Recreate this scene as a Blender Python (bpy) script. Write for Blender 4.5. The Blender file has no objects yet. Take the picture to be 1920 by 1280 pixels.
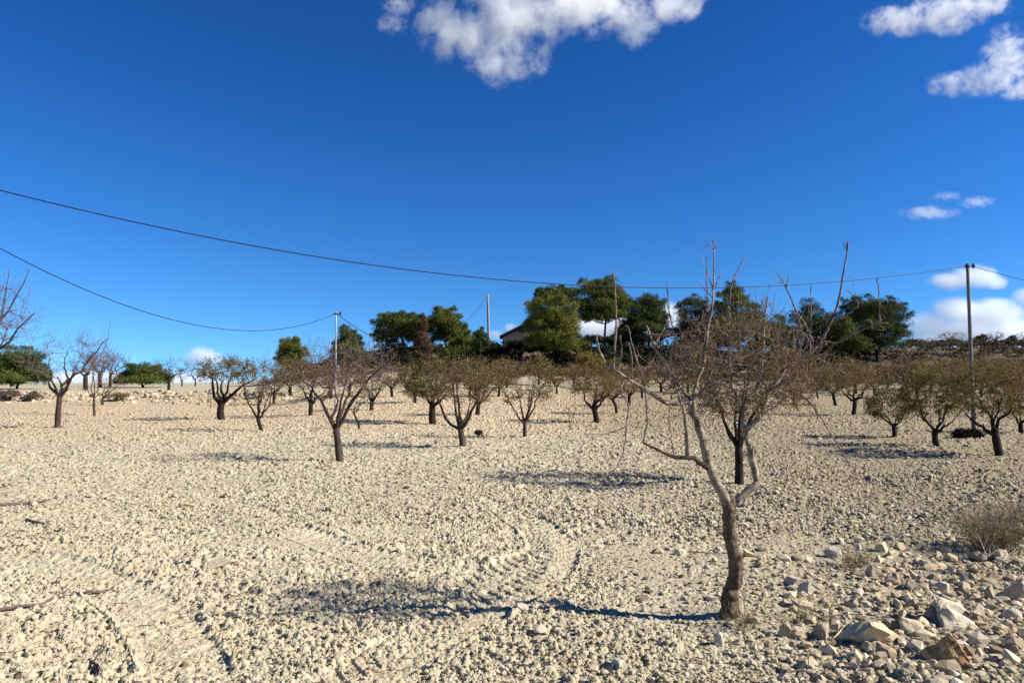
import bpy, math, numpy as np
from mathutils import Vector
R = np.random.default_rng(7)
SC = bpy.context.scene
COL = SC.collection
F = 1386.0                      # focal length in photograph pixels (1920 wide)
PITCH = math.radians(2.48)
EYE = np.array([0.0, 0.0, 1.6])

# ------------------------------------------------------------------ camera
cam = bpy.data.cameras.new("camera")
cam.sensor_width = 36.0
cam.lens = F / 1920 * 36
cam.clip_start = 0.05
cam.clip_end = 30000
camo = bpy.data.objects.new("camera", cam)
COL.objects.link(camo)
camo.location = EYE
camo.rotation_euler = (math.pi / 2 + PITCH, 0, 0)
SC.camera = camo
CT, ST = math.cos(PITCH), math.sin(PITCH)


def ray(px, py):
    a = (np.asarray(px, float) - 960) / F
    b = -(np.asarray(py, float) - 640) / F
    return np.stack([a, CT - ST * b, ST + CT * b], -1)


def at(px, py, d):
    """world point on the sight line of a photograph pixel, d metres forward"""
    r = ray(px, py)
    return EYE + r * (d / r[..., 1])[..., None] if r.ndim > 1 else EYE + r * (d / r[1])


def sst(a, b, x):
    t = np.clip((x - a) / (b - a), 0, 1)
    return t * t * (3 - 2 * t)


# ------------------------------------------------------------------ noise
def h2(ix, iy, s=0):
    n = (ix.astype(np.int64) * 374761393 + iy.astype(np.int64) * 668265263 + s * 974634777) & 0xFFFFFFFF
    n = ((n ^ (n >> 13)) * 1274126177) & 0xFFFFFFFF
    n = (n ^ (n >> 16)) & 0xFFFFFFFF
    n = (n * 2246822519) & 0xFFFFFFFF
    n = n ^ (n >> 15)
    return (n & 0xFFFFFF) / float(0xFFFFFF)


def vnoise(x, y, s=0):
    ix, iy = np.floor(x), np.floor(y)
    fx, fy = x - ix, y - iy
    fx = fx * fx * (3 - 2 * fx)
    fy = fy * fy * (3 - 2 * fy)
    a, b = h2(ix, iy, s), h2(ix + 1, iy, s)
    c, d = h2(ix, iy + 1, s), h2(ix + 1, iy + 1, s)
    return (a + (b - a) * fx) * (1 - fy) + (c + (d - c) * fx) * fy


def bumps(x, y, cell, s, fill=0.7):
    """angular clods: the highest of random lumps, one per cell"""
    X, Y = x / cell, y / cell
    ix, iy = np.floor(X), np.floor(Y)
    out = np.zeros_like(X)
    for dx in (-1, 0, 1):
        for dy in (-1, 0, 1):
            cx, cy = ix + dx, iy + dy
            px = cx + h2(cx, cy, s)
            py = cy + h2(cx, cy, s + 1)
            rr = 0.3 + 0.5 * h2(cx, cy, s + 2)
            hh = np.where(h2(cx, cy, s + 3) < fill, 0.35 + 0.65 * h2(cx, cy, s + 4), 0)
            an = h2(cx, cy, s + 5) * 6.28
            u, v = X - px, Y - py
            ca, sa = np.cos(an), np.sin(an)
            u, v = u * ca + v * sa, (v * ca - u * sa) * 1.35
            q = np.maximum(np.abs(u), np.abs(v)) * 0.6 + np.sqrt(u * u + v * v) * 0.4
            out = np.maximum(out, hh * rr * np.clip((1 - q / rr) * 2.2, 0, 1) ** 0.7)
    return out


# ------------------------------------------------------------------ terrain
def H(x, y):
    x = np.asarray(x, float)
    y = np.asarray(y, float)
    yy = np.maximum(y, 8.0)
    a = x / yy
    wc = sst(-0.36, -0.22, a)
    wr = 1 - 0.5 * sst(0.15, 0.45, a)
    t = np.clip((y - 20) / 44, 0, 1)
    z = 1.6 * t ** 1.4 * wc * wr
    z = z + 0.5 * sst(39.5, 42.5, y + 0.8 * np.sin(x * 0.35)) * (1 - wc)
    hb = sst(-0.40, -0.12, a)
    right = sst(0.30, 0.46, a)
    bank = (1 - right) * sst(61, 69, y) * 2.5 + right * sst(55, 76, y) * 3.5
    z = z + bank * hb
    far = np.maximum(y - 80, 0)
    z = z - 0.045 * far * sst(80, 130, y) - 0.02 * np.maximum(np.abs(x) - 160, 0)
    z = z + 0.10 * (vnoise(x / 5.3 + 40, y / 5.3, 3) - 0.5) * sst(6, 16, y)
    z = z + 0.055 * np.exp(-((x - 1.43) ** 2 + (y - 4.9) ** 2) / 0.07)
    z = z + 0.10 * sst(1.1, 3.2, x) * sst(6.8, 3.6, y) * sst(0, 2, y)
    return z


def hit(px, py):
    r = ray(px, py)
    r = r / r[1]
    d = np.concatenate([np.arange(2, 30, 0.02), np.arange(30, 140, 0.1)])
    z = EYE[2] + r[2] * d
    g = H(r[0] * d, d)
    k = np.nonzero(z <= g)[0]
    dd = d[k[0]] if len(k) else 95.0
    return np.array([r[0] * dd, dd, float(H(np.array(r[0] * dd), np.array(dd)))])


def catmull(P, n):
    P = np.asarray(P, float)
    Q = np.vstack([2 * P[0] - P[1], P, 2 * P[-1] - P[-2]])
    seg = np.linalg.norm(np.diff(P, axis=0), axis=1)
    cum = np.concatenate([[0], np.cumsum(seg)])
    u = np.linspace(0, cum[-1], n)
    k = np.clip(np.searchsorted(cum, u, side='right') - 1, 0, len(P) - 2)
    t = ((u - cum[k]) / np.maximum(seg[k], 1e-9))[:, None]
    p0, p1, p2, p3 = Q[k], Q[k + 1], Q[k + 2], Q[k + 3]
    return 0.5 * ((2 * p1) + (-p0 + p2) * t + (2 * p0 - 5 * p1 + 4 * p2 - p3) * t * t + (-p0 + 3 * p1 - 3 * p2 + p3) * t ** 3)


TRACKS = [[(740, 895), (799, 913), (905, 941), (994, 980), (1033, 1020), (1030, 1060), (976, 1108), (835, 1180), (640, 1300)],
          [(1330, 952), (1240, 972), (1150, 992), (1050, 1024), (940, 1075)],
          [(470, 960), (560, 1000), (700, 1045), (830, 1062)],
          [(-60, 1040), (90, 1060), (220, 1110), (320, 1190), (360, 1300)]]
TRK = [catmull(np.array([hit(*p)[:2] for p in t]), 140) for t in TRACKS]


def detail(x, y, fine=True):
    d = np.hypot(x, y)
    und = 0.05 * (vnoise(x / 1.1, y / 1.1, 11) - 0.5) + 0.03 * (vnoise(x / 0.43, y / 0.43, 12) - 0.5)
    rough = 0.22 + 0.85 * sst(0.3, 0.72, vnoise(x / 1.6 + 9, y / 1.6, 21) * 0.65 + 0.35 * vnoise(x / 0.5, y / 0.5, 22))
    rough = rough * (0.85 + 0.35 * sst(0.3, 2.0, x))
    tread = np.zeros_like(x)
    soft = np.zeros_like(x)
    near = (y > 3) & (y < 13) & (np.abs(x) < 8)
    xi, yi = x[near], y[near]
    for T in TRK:
        seg = np.diff(T, axis=0)
        L = np.linalg.norm(seg, axis=1)
        cum = np.concatenate([[0], np.cumsum(L)])
        lo, hi = T.min(0) - 0.5, T.max(0) + 0.5
        m = (xi > lo[0]) & (xi < hi[0]) & (yi > lo[1]) & (yi < hi[1])
        idx = np.nonzero(m)[0]
        for c0 in range(0, len(idx), 20000):
            ii = idx[c0:c0 + 20000]
            dx = xi[ii, None] - T[None, :, 0]
            dy = yi[ii, None] - T[None, :, 1]
            k = np.argmin(dx * dx + dy * dy, 1)
            k = np.minimum(k, len(seg) - 1)
            tx, ty = seg[k, 0] / L[k], seg[k, 1] / L[k]
            ux, uy = xi[ii] - T[k, 0], yi[ii] - T[k, 1]
            s = cum[k] + ux * tx + uy * ty
            v = -ux * ty + uy * tx
            w = sst(0.25, 0.19, np.abs(v))
            nb = vnoise(xi[ii] * 1.3, yi[ii] * 1.3, 5)
            w = w * (0.25 + 0.75 * sst(0.2, 0.55, nb)) * (0.7 + 0.3 * vnoise(xi[ii] * 7, yi[ii] * 7, 6))
            ph = (s + np.abs(v) * 0.7) / 0.135
            bar = sst(0.5, 0.72, np.abs((ph % 1) * 2 - 1))
            gi = np.nonzero(near)[0][ii]
            tread[gi] = np.where(w > soft[gi], w * (bar * 0.017 - 0.018) * (0.55 if T is TRK[3] else 1) + 0.014 * np.exp(-((np.abs(v) - 0.27) / 0.05) ** 2), tread[gi])
            soft[gi] = np.maximum(soft[gi], w)
    z = und + tread
    rough = rough * (1 - 0.68 * soft)
    z = z + rough * 0.036 * bumps(x, y, 0.15, 31, 0.45)
    if fine:
        z = z + rough * 0.044 * bumps(x, y, 0.062, 51, 0.75)
        z = z + rough * 0.036 * bumps(x, y, 0.033, 71, 0.85) * sst(14, 7, d) + 0.035 * bumps(x, y, 0.10, 77, 0.8) * sst(7, 13, d)
    z = z + 0.16 * bumps(x, y, 0.6, 91, 0.3) * 0.25 * sst(7, 14, d)
    return z * sst(0.2, 1.2, d) * sst(66, 30, d)


def HD(x, y):
    return H(x, y) + detail(np.asarray(x, float), np.asarray(y, float))


# ------------------------------------------------------------------ mesh helpers
def mesh_obj(name, V, Fq, mat, parent=None, smooth=False, origin=None, tri=None):
    V = np.asarray(V, np.float32)
    if origin is not None:
        V = V - np.asarray(origin, np.float32)
    me = bpy.data.meshes.new(name)
    polys = []
    starts = []
    tot = []
    if Fq is not None and len(Fq):
        Fq = np.asarray(Fq, np.int32)
        polys.append(Fq.ravel())
        tot.append(np.full(len(Fq), Fq.shape[1], np.int32))
    if tri is not None and len(tri):
        tri = np.asarray(tri, np.int32)
        polys.append(tri.ravel())
        tot.append(np.full(len(tri), 3, np.int32))
    loops = np.concatenate(polys)
    tot = np.concatenate(tot)
    st = np.concatenate([[0], np.cumsum(tot)[:-1]]).astype(np.int32)
    me.vertices.add(len(V))
    me.vertices.foreach_set("co", V.ravel())
    me.loops.add(len(loops))
    me.loops.foreach_set("vertex_index", loops)
    me.polygons.add(len(tot))
    me.polygons.foreach_set("loop_start", st)
    me.polygons.foreach_set("use_smooth", np.full(len(tot), bool(smooth)))
    me.update(calc_edges=True)
    me.validate()
    me.materials.append(mat)
    o = bpy.data.objects.new(name, me)
    COL.objects.link(o)
    if parent is not None:
        o.parent = parent
    elif origin is not None:
        o.location = origin
    return o


def thing(name, label, cat, loc, group=None):
    o = bpy.data.objects.new(name, None)
    COL.objects.link(o)
    o.location = loc
    o.empty_display_size = 0.2
    o["label"] = label
    o["category"] = cat
    if group:
        o["group"] = group
    return o


def tag(o, label, cat, group=None, kind=None):
    if label:
        o["label"] = label
    if cat:
        o["category"] = cat
    if group:
        o["group"] = group
    if kind:
        o["kind"] = kind
    return o


class MB:
    def __init__(s):
        s.V, s.Q, s.T, s.n = [], [], [], 0

    def add(s, V, Q=None, T=None):
        if Q is not None and len(Q):
            s.Q.append(np.asarray(Q) + s.n)
        if T is not None and len(T):
            s.T.append(np.asarray(T) + s.n)
        s.V.append(np.asarray(V, float))
        s.n += len(V)

    def tubes(s, P, rad, sides=5):
        """P (N,K,3) polylines, rad (N,K)"""
        P = np.asarray(P, float)
        if P.ndim == 2:
            P, rad = P[None], np.asarray(rad)[None]
        N, K, _ = P.shape
        t = np.gradient(P, axis=1)
        t /= np.maximum(np.linalg.norm(t, axis=2, keepdims=True), 1e-9)
        ax = P[:, -1] - P[:, 0]
        ref = np.where((np.abs(ax[:, 2]) > np.abs(ax[:, 0]))[:, None], np.array([[1.0, 0, 0]]), np.array([[0, 0, 1.0]]))
        flat = np.abs(np.einsum('ni,nki->nk', ref, t)).max(1) > 0.97
        ref = np.where(flat[:, None], np.array([[0, 1.0, 0]]), ref)
        u = np.cross(t, ref[:, None, :])
        u /= np.maximum(np.linalg.norm(u, axis=2, keepdims=True), 1e-9)
        v = np.cross(t, u)
        an = np.arange(sides) / sides * 2 * np.pi
        ring = u[:, :, None, :] * np.cos(an)[None, None, :, None] + v[:, :, None, :] * np.sin(an)[None, None, :, None]
        V = P[:, :, None, :] + ring * np.asarray(rad)[:, :, None, None]
        V = V.reshape(-1, 3)
        b = (np.arange(N) * K * sides)[:, None, None] + (np.arange(K - 1) * sides)[None, :, None]
        j = np.arange(sides)[None, None, :]
        j2 = (j + 1) % sides
        Q = np.stack([b + j, b + j2, b + sides + j2, b + sides + j], -1).reshape(-1, 4)
        tips = P[:, -1] + t[:, -1] * np.asarray(rad)[:, -1:] * 0.8
        nb = len(V)
        e = (np.arange(N) * K * sides + (K - 1) * sides)[:, None]
        jj = np.arange(sides)[None]
        T = np.stack([e + jj, e + (jj + 1) % sides, np.broadcast_to((nb + np.arange(N))[:, None], (N, sides))], -1).reshape(-1, 3)
        s.add(np.vstack([V, tips]), Q, T)

    def box(s, c, d, rz=0.0):
        c = np.asarray(c, float)
        d = np.asarray(d, float) / 2
        g = np.array([[x, y, z] for z in (-1, 1) for y in (-1, 1) for x in (-1, 1)], float) * d
        ca, sa = math.cos(rz), math.sin(rz)
        g = np.stack([g[:, 0] * ca - g[:, 1] * sa, g[:, 0] * sa + g[:, 1] * ca, g[:, 2]], 1) + c
        s.add(g, [(0, 2, 3, 1), (4, 5, 7, 6), (0, 1, 5, 4), (2, 6, 7, 3), (0, 4, 6, 2), (1, 3, 7, 5)])

    def build(s, name, mat, parent=None, origin=None, smooth=False):
        V = np.vstack(s.V)
        Q = np.vstack(s.Q) if s.Q else None
        T = np.vstack(s.T) if s.T else None
        return mesh_obj(name, V, Q, mat, parent, smooth, origin, T)


def leaf_quads(C, ln, wd, rng, hang=0.0, curl=True):
    """leaf-sized diamonds (two triangles) at points C"""
    n = len(C)
    a = rng.normal(size=(n, 3))
    a[:, 2] -= hang
    a /= np.linalg.norm(a, axis=1, keepdims=True)
    b = np.cross(a, rng.normal(size=(n, 3)))
    b /= np.maximum(np.linalg.norm(b, axis=1, keepdims=True), 1e-9)
    ln = (ln * rng.uniform(0.6, 1.25, n))[:, None]
    wd = (wd * rng.uniform(0.6, 1.25, n))[:, None]
    V = np.stack([C, C + a * ln * 0.5 + b * wd * 0.5, C + a * ln, C + a * ln * 0.5 - b * wd * 0.5], 1).reshape(-1, 3)
    Q = np.arange(4 * n).reshape(n, 4)
    return V, Q


# ------------------------------------------------------------------ materials
def mat(name, base=(0.5, 0.5, 0.5), rough=0.9):
    m = bpy.data.materials.new(name)
    m.use_nodes = True
    nt = m.node_tree
    b = nt.nodes["Principled BSDF"]
    b.inputs["Base Color"].default_value = (*base, 1)
    b.inputs["Roughness"].default_value = rough
    b.inputs["Specular IOR Level"].default_value = 0.15
    return m, nt, b


def node(nt, typ, **kw):
    n = nt.nodes.new(typ)
    for k, v in kw.items():
        if k.startswith("_"):
            setattr(n, k[1:], v)
        else:
            n.inputs[k.replace("__", " ")].default_value = v
    return n


def ramp(nt, fac, stops):
    r = nt.nodes.new("ShaderNodeValToRGB")
    e = r.color_ramp.elements
    e[0].position, e[0].color = stops[0][0], (*stops[0][1], 1)
    e[1].position, e[1].color = stops[-1][0], (*stops[-1][1], 1)
    for p, c in stops[1:-1]:
        x = e.new(p)
        x.color = (*c, 1)
    nt.links.new(fac, r.inputs["Fac"])
    return r.outputs["Color"]


def coords(nt, kind="Object"):
    return nt.nodes.new("ShaderNodeTexCoord").outputs[kind]


def noise(nt, vec, scale, detail=4, rough=0.55, dist=0.0):
    n = nt.nodes.new("ShaderNodeTexNoise")
    n.inputs["Scale"].default_value = scale
    n.inputs["Detail"].default_value = detail
    n.inputs["Roughness"].default_value = rough
    n.inputs["Distortion"].default_value = dist
    if vec is not None:
        nt.links.new(vec, n.inputs["Vector"])
    return n.outputs["Fac"]


def mixc(nt, fac, a, b, mode='MIX'):
    m = nt.nodes.new("ShaderNodeMix")
    m.data_type = 'RGBA'
    m.blend_type = mode
    for sock, v in ((m.inputs[0], fac), (m.inputs[6], a), (m.inputs[7], b)):
        if isinstance(v, (int, float)):
            sock.default_value = v
        elif isinstance(v, tuple):
            sock.default_value = (*v, 1)
        else:
            nt.links.new(v, sock)
    return m.outputs[2]


def math_(nt, op, a, b=None, c=None, clamp=False):
    m = nt.nodes.new("ShaderNodeMath")
    m.operation = op
    m.use_clamp = clamp
    for i, v in enumerate((a, b, c)):
        if v is None:
            continue
        if isinstance(v, (int, float)):
            m.inputs[i].default_value = v
        else:
            nt.links.new(v, m.inputs[i])
    return m.outputs[0]


def bump(nt, b, h, strength=0.4, dist=0.01):
    n = nt.nodes.new("ShaderNodeBump")
    n.inputs["Strength"].default_value = strength
    n.inputs["Distance"].default_value = dist
    nt.links.new(h, n.inputs["Height"])
    nt.links.new(n.outputs["Normal"], b.inputs["Normal"])


def island(nt):
    return nt.nodes.new("ShaderNodeNewGeometry").outputs["Random Per Island"]


def m_ground():
    m, nt, b = mat("pale_marl_soil", rough=0.95)
    P = coords(nt)
    big = noise(nt, P, 0.12, 4, 0.6)
    mid = noise(nt, P, 1.4, 5, 0.6)
    fine = noise(nt, P, 34, 3, 0.7)
    c = ramp(nt, fine, [(0.25, (0.31, 0.262, 0.168)), (0.5, (0.405, 0.355, 0.24)), (0.8, (0.49, 0.437, 0.312))])
    c = mixc(nt, ramp(nt, mid, [(0.35, (0, 0, 0)), (0.75, (0.6, 0.6, 0.6))]), c, (0.39, 0.305, 0.185))
    sep = nt.nodes.new("ShaderNodeSeparateXYZ")
    nt.links.new(P, sep.inputs[0])
    Y, X = sep.outputs[1], sep.outputs[0]
    # belt of redder soil across the orchard
    yn = math_(nt, 'ADD', Y, math_(nt, 'MULTIPLY', math_(nt, 'SUBTRACT', big, 0.5), 16.0))
    f1 = nt.nodes.new("ShaderNodeMapRange")
    f1.interpolation_type = 'SMOOTHSTEP'
    f1.inputs[1].default_value, f1.inputs[2].default_value = 15, 26
    nt.links.new(yn, f1.inputs[0])
    f2 = nt.nodes.new("ShaderNodeMapRange")
    f2.interpolation_type = 'SMOOTHSTEP'
    f2.inputs[1].default_value, f2.inputs[2].default_value = 50, 36
    nt.links.new(yn, f2.inputs[0])
    belt = math_(nt, 'MULTIPLY', f1.outputs[0], f2.outputs[0])
    c = mixc(nt, math_(nt, 'MULTIPLY', belt, 0.55), c, mixc(nt, fine, (0.40, 0.265, 0.14), (0.52, 0.37, 0.21)))
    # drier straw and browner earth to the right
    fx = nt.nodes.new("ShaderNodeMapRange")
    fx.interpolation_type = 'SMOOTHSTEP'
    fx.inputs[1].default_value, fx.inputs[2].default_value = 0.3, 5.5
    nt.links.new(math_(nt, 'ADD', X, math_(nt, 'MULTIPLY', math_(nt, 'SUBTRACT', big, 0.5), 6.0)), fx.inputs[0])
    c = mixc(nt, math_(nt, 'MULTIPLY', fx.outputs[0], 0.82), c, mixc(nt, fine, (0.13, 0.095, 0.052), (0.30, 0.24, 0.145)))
    # scrubby earth on the bank
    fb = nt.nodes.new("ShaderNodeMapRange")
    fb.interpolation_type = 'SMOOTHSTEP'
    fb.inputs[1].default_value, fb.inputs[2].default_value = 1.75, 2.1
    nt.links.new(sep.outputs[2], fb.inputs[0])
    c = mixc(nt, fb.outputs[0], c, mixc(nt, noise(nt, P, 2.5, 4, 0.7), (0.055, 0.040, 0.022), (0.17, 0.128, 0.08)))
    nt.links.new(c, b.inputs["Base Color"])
    bump(nt, b, noise(nt, P, 60, 4, 0.7), 0.55, 0.012)
    return m


def m_clod(name, stops):
    m, nt, b = mat(name, rough=0.95)
    P = coords(nt)
    c = ramp(nt, island(nt), stops)
    n = noise(nt, P, 45, 4, 0.7)
    c = mixc(nt, ramp(nt, n, [(0.35, (0.0, 0.0, 0.0)), (0.8, (0.5, 0.5, 0.5))]), c, (0.34, 0.28, 0.19))
    nt.links.new(c, b.inputs["Base Color"])
    bump(nt, b, n, 0.4, 0.01)
    return m


def m_stone(name, a, c2, spot=None):
    m, nt, b = mat(name, rough=0.85)
    P = coords(nt)
    n = noise(nt, P, 9, 6, 0.62, 0.4)
    c = ramp(nt, n, [(0.3, a), (0.65, c2)])
    if spot:
        c = mixc(nt, ramp(nt, noise(nt, P, 26, 5, 0.65), [(0.45, (0, 0, 0)), (0.62, (1, 1, 1))]), c, spot)
    nt.links.new(c, b.inputs["Base Color"])
    bump(nt, b, noise(nt, P, 32, 8, 0.7), 0.9, 0.02)
    return m


def m_bark(name, dark, light, scale=22, ring=0.0):
    m, nt, b = mat(name, rough=0.9)
    P = coords(nt)
    mp = nt.nodes.new("ShaderNodeMapping")
    mp.inputs["Scale"].default_value = (1, 1, 0.35)
    nt.links.new(P, mp.inputs["Vector"])
    n = noise(nt, mp.outputs[0], scale, 6, 0.65, 0.3)
    c = ramp(nt, n, [(0.32, dark), (0.68, light)])
    if ring:
        mp2 = nt.nodes.new("ShaderNodeMapping")
        mp2.inputs["Scale"].default_value = (6, 6, 55)
        nt.links.new(P, mp2.inputs["Vector"])
        r = noise(nt, mp2.outputs[0], 1.0, 3, 0.6, 0.5)
        c = mixc(nt, ramp(nt, r, [(0.52, (0, 0, 0)), (0.66, (ring, ring, ring))]), c, dark)
        n = math_(nt, 'SUBTRACT', n, math_(nt, 'MULTIPLY', r, 0.6))
    nt.links.new(c, b.inputs["Base Color"])
    bump(nt, b, n, 0.7, 0.012)
    return m


def m_leaf(name, stops, trans=0.25, nscale=0.0):
    m, nt, b = mat(name, rough=0.7)
    c = ramp(nt, island(nt), stops)
    if nscale:
        n = noise(nt, coords(nt), nscale, 3, 0.6)
        c = mixc(nt, ramp(nt, n, [(0.4, (0, 0, 0)), (0.65, (0.75, 0.75, 0.75))]), c, stops[-1][1])
    nt.links.new(c, b.inputs["Base Color"])
    if trans:
        t = nt.nodes.new("ShaderNodeBsdfTranslucent")
        nt.links.new(c, t.inputs["Color"])
        mx = nt.nodes.new("ShaderNodeMixShader")
        mx.inputs[0].default_value = trans
        nt.links.new(b.outputs[0], mx.inputs[1])
        nt.links.new(t.outputs[0], mx.inputs[2])
        nt.links.new(mx.outputs[0], nt.nodes["Material Output"].inputs["Surface"])
    return m


def m_noise(name, a, c2, scale=8, rough=0.8, metal=0.0):
    m, nt, b = mat(name, rough=rough)
    c = ramp(nt, noise(nt, coords(nt), scale, 5, 0.6), [(0.3, a), (0.7, c2)])
    nt.links.new(c, b.inputs["Base Color"])
    b.inputs["Metallic"].default_value = metal
    return m


M = {}
M['ground'] = m_ground()
M['clod'] = m_clod("soil_clod", [(0.0, (0.07, 0.05, 0.03)), (0.05, (0.12, 0.09, 0.055)), (0.12, (0.30, 0.245, 0.15)), (0.4, (0.38, 0.325, 0.205)), (0.8, (0.46, 0.40, 0.27)), (1.0, (0.52, 0.47, 0.34))])  # lowest stops: a few dark brown clods, coloured to stand in for shadow specks
M['rubble'] = m_clod("pale_rubble", [(0.0, (0.16, 0.115, 0.07)), (0.3, (0.33, 0.25, 0.15)), (0.7, (0.46, 0.37, 0.23)), (1.0, (0.58, 0.50, 0.36))])
M['stone_yellow'] = m_stone("stone_yellow", (0.46, 0.36, 0.20), (0.64, 0.53, 0.33))
M['stone_white'] = m_stone("stone_white", (0.46, 0.385, 0.265), (0.61, 0.54, 0.41))
M['stone_rust'] = m_stone("stone_rust", (0.54, 0.31, 0.12), (0.62, 0.43, 0.22), (0.36, 0.15, 0.045))
M['stone_grey'] = m_stone("stone_grey", (0.30, 0.235, 0.15), (0.45, 0.37, 0.255))
M['stone_tan'] = m_stone("stone_tan", (0.42, 0.33, 0.21), (0.58, 0.47, 0.31))
M['stone_pink'] = m_stone("stone_pink", (0.42, 0.31, 0.25), (0.55, 0.43, 0.35))
M['bark'] = m_bark("almond_bark", (0.022, 0.015, 0.012), (0.095, 0.068, 0.052))
M['bark_dark'] = m_bark("almond_bark_dark", (0.009, 0.0065, 0.005), (0.038, 0.027, 0.021))
M['bark_hero'] = m_bark("almond_bark_pale", (0.022, 0.014, 0.009), (0.19, 0.135, 0.088), 30, 0.45)
M['limb_hero'] = m_bark("almond_limb_pale", (0.06, 0.042, 0.030), (0.42, 0.335, 0.245), 30, 0.6)
M['twig_hero'] = m_bark("almond_twig_pale", (0.050, 0.028, 0.022), (0.30, 0.225, 0.175), 40)
M['twig_fine'] = m_bark("almond_fine_twig", (0.045, 0.028, 0.021), (0.17, 0.115, 0.085), 40)
M['twig'] = m_bark("almond_twig", (0.075, 0.050, 0.042), (0.23, 0.17, 0.14), 15)
M['twig_red'] = m_bark("almond_twig_brown", (0.05, 0.03, 0.022), (0.15, 0.095, 0.07), 15)
M['leaf'] = m_leaf("almond_leaf", [(0.0, (0.085, 0.067, 0.018)), (0.45, (0.159, 0.128, 0.034)), (0.8, (0.244, 0.189, 0.055)), (1.0, (0.268, 0.134, 0.049))], 0.3)
M['leaf_green'] = m_leaf("almond_leaf_green", [(0.0, (0.056, 0.060, 0.015)), (0.5, (0.119, 0.110, 0.025)), (0.85, (0.200, 0.163, 0.044)), (1.0, (0.237, 0.125, 0.037))], 0.3)
M['leaf_brown'] = m_leaf("almond_leaf_brown", [(0.0, (0.086, 0.052, 0.025)), (0.5, (0.161, 0.103, 0.046)), (1.0, (0.253, 0.161, 0.069))], 0.25)
M['leaf_gold'] = m_leaf("almond_leaf_gold", [(0.0, (0.13, 0.10, 0.02)), (0.5, (0.22, 0.16, 0.03)), (1.0, (0.28, 0.19, 0.05))], 0.3)
M['pine_dark'] = m_leaf("pine_needles_dark", [(0.0, (0.016, 0.030, 0.007)), (0.6, (0.037, 0.057, 0.011)), (1.0, (0.107, 0.123, 0.022))], 0.06, 0.7)
M['pine'] = m_leaf("pine_needles", [(0.0, (0.036, 0.056, 0.010)), (0.6, (0.076, 0.094, 0.016)), (1.0, (0.158, 0.158, 0.024))], 0.06, 0.7)
M['pine_olive'] = m_leaf("pine_needles_olive", [(0.0, (0.061, 0.076, 0.013)), (0.6, (0.123, 0.127, 0.021)), (1.0, (0.192, 0.192, 0.030))], 0.06, 0.6)
M['pine_blue'] = m_leaf("pine_needles_blue", [(0.0, (0.036, 0.056, 0.022)), (0.6, (0.067, 0.092, 0.041)), (1.0, (0.102, 0.123, 0.046))], 0.06, 0.8)
M['dead'] = m_leaf("dead_needles", [(0.0, (0.06, 0.032, 0.018)), (0.6, (0.11, 0.06, 0.032)), (1.0, (0.16, 0.09, 0.05))], 0.1)
M['hedge'] = m_leaf("dark_shrub_leaf", [(0.0, (0.012, 0.016, 0.006)), (0.7, (0.026, 0.030, 0.010)), (1.0, (0.045, 0.045, 0.014))], 0.05)
M['scrub'] = m_leaf("scrub_leaf", [(0.0, (0.040, 0.028, 0.013)), (0.6, (0.085, 0.058, 0.026)), (1.0, (0.14, 0.10, 0.048))], 0.1)
M['scrub_green'] = m_leaf("scrub_leaf_green", [(0.0, (0.035, 0.035, 0.010)), (0.6, (0.075, 0.066, 0.018)), (1.0, (0.12, 0.10, 0.03))], 0.1)
M['scrub_grey'] = m_leaf("scrub_leaf_grey", [(0.0, (0.07, 0.052, 0.037)), (0.6, (0.13, 0.098, 0.072)), (1.0, (0.20, 0.155, 0.115))], 0.1)
M['brush'] = m_leaf("cut_brushwood", [(0.0, (0.012, 0.009, 0.006)), (0.7, (0.03, 0.023, 0.014)), (1.0, (0.06, 0.047, 0.03))], 0.0)
M['straw'] = m_leaf("dry_straw", [(0.0, (0.13, 0.09, 0.045)), (0.6, (0.235, 0.17, 0.085)), (1.0, (0.36, 0.28, 0.16))], 0.1)
M['straw_pale'] = m_leaf("pale_straw", [(0.0, (0.42, 0.37, 0.28)), (1.0, (0.60, 0.54, 0.44))], 0.1)
M['pole_metal'] = m_noise("galvanised_steel", (0.26, 0.26, 0.265), (0.42, 0.42, 0.43), 6, 0.5, 0.3)
M['pole_wood'] = m_noise("weathered_pole", (0.10, 0.088, 0.078), (0.22, 0.195, 0.175), 12, 0.85)
M['pole_grey'] = m_noise("grey_pole", (0.20, 0.185, 0.17), (0.34, 0.32, 0.30), 12, 0.85)
M['cable'] = m_noise("black_cable", (0.010, 0.010, 0.012), (0.022, 0.022, 0.026), 20, 0.6)
M['iron'] = m_noise("dark_iron", (0.02, 0.018, 0.017), (0.06, 0.05, 0.045), 20, 0.6)
M['wall_grey'] = m_noise("grey_render", (0.06, 0.054, 0.05), (0.095, 0.086, 0.08), 1.2, 0.9)
M['wall_white'] = m_noise("white_render", (0.70, 0.69, 0.66), (0.80, 0.79, 0.77), 0.8, 0.9)
M['roof'] = m_noise("grey_roof", (0.10, 0.09, 0.085), (0.17, 0.155, 0.145), 5, 0.9)
M['glass'] = m_noise("dark_glass", (0.02, 0.025, 0.03), (0.03, 0.035, 0.04), 3, 0.1)

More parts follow.
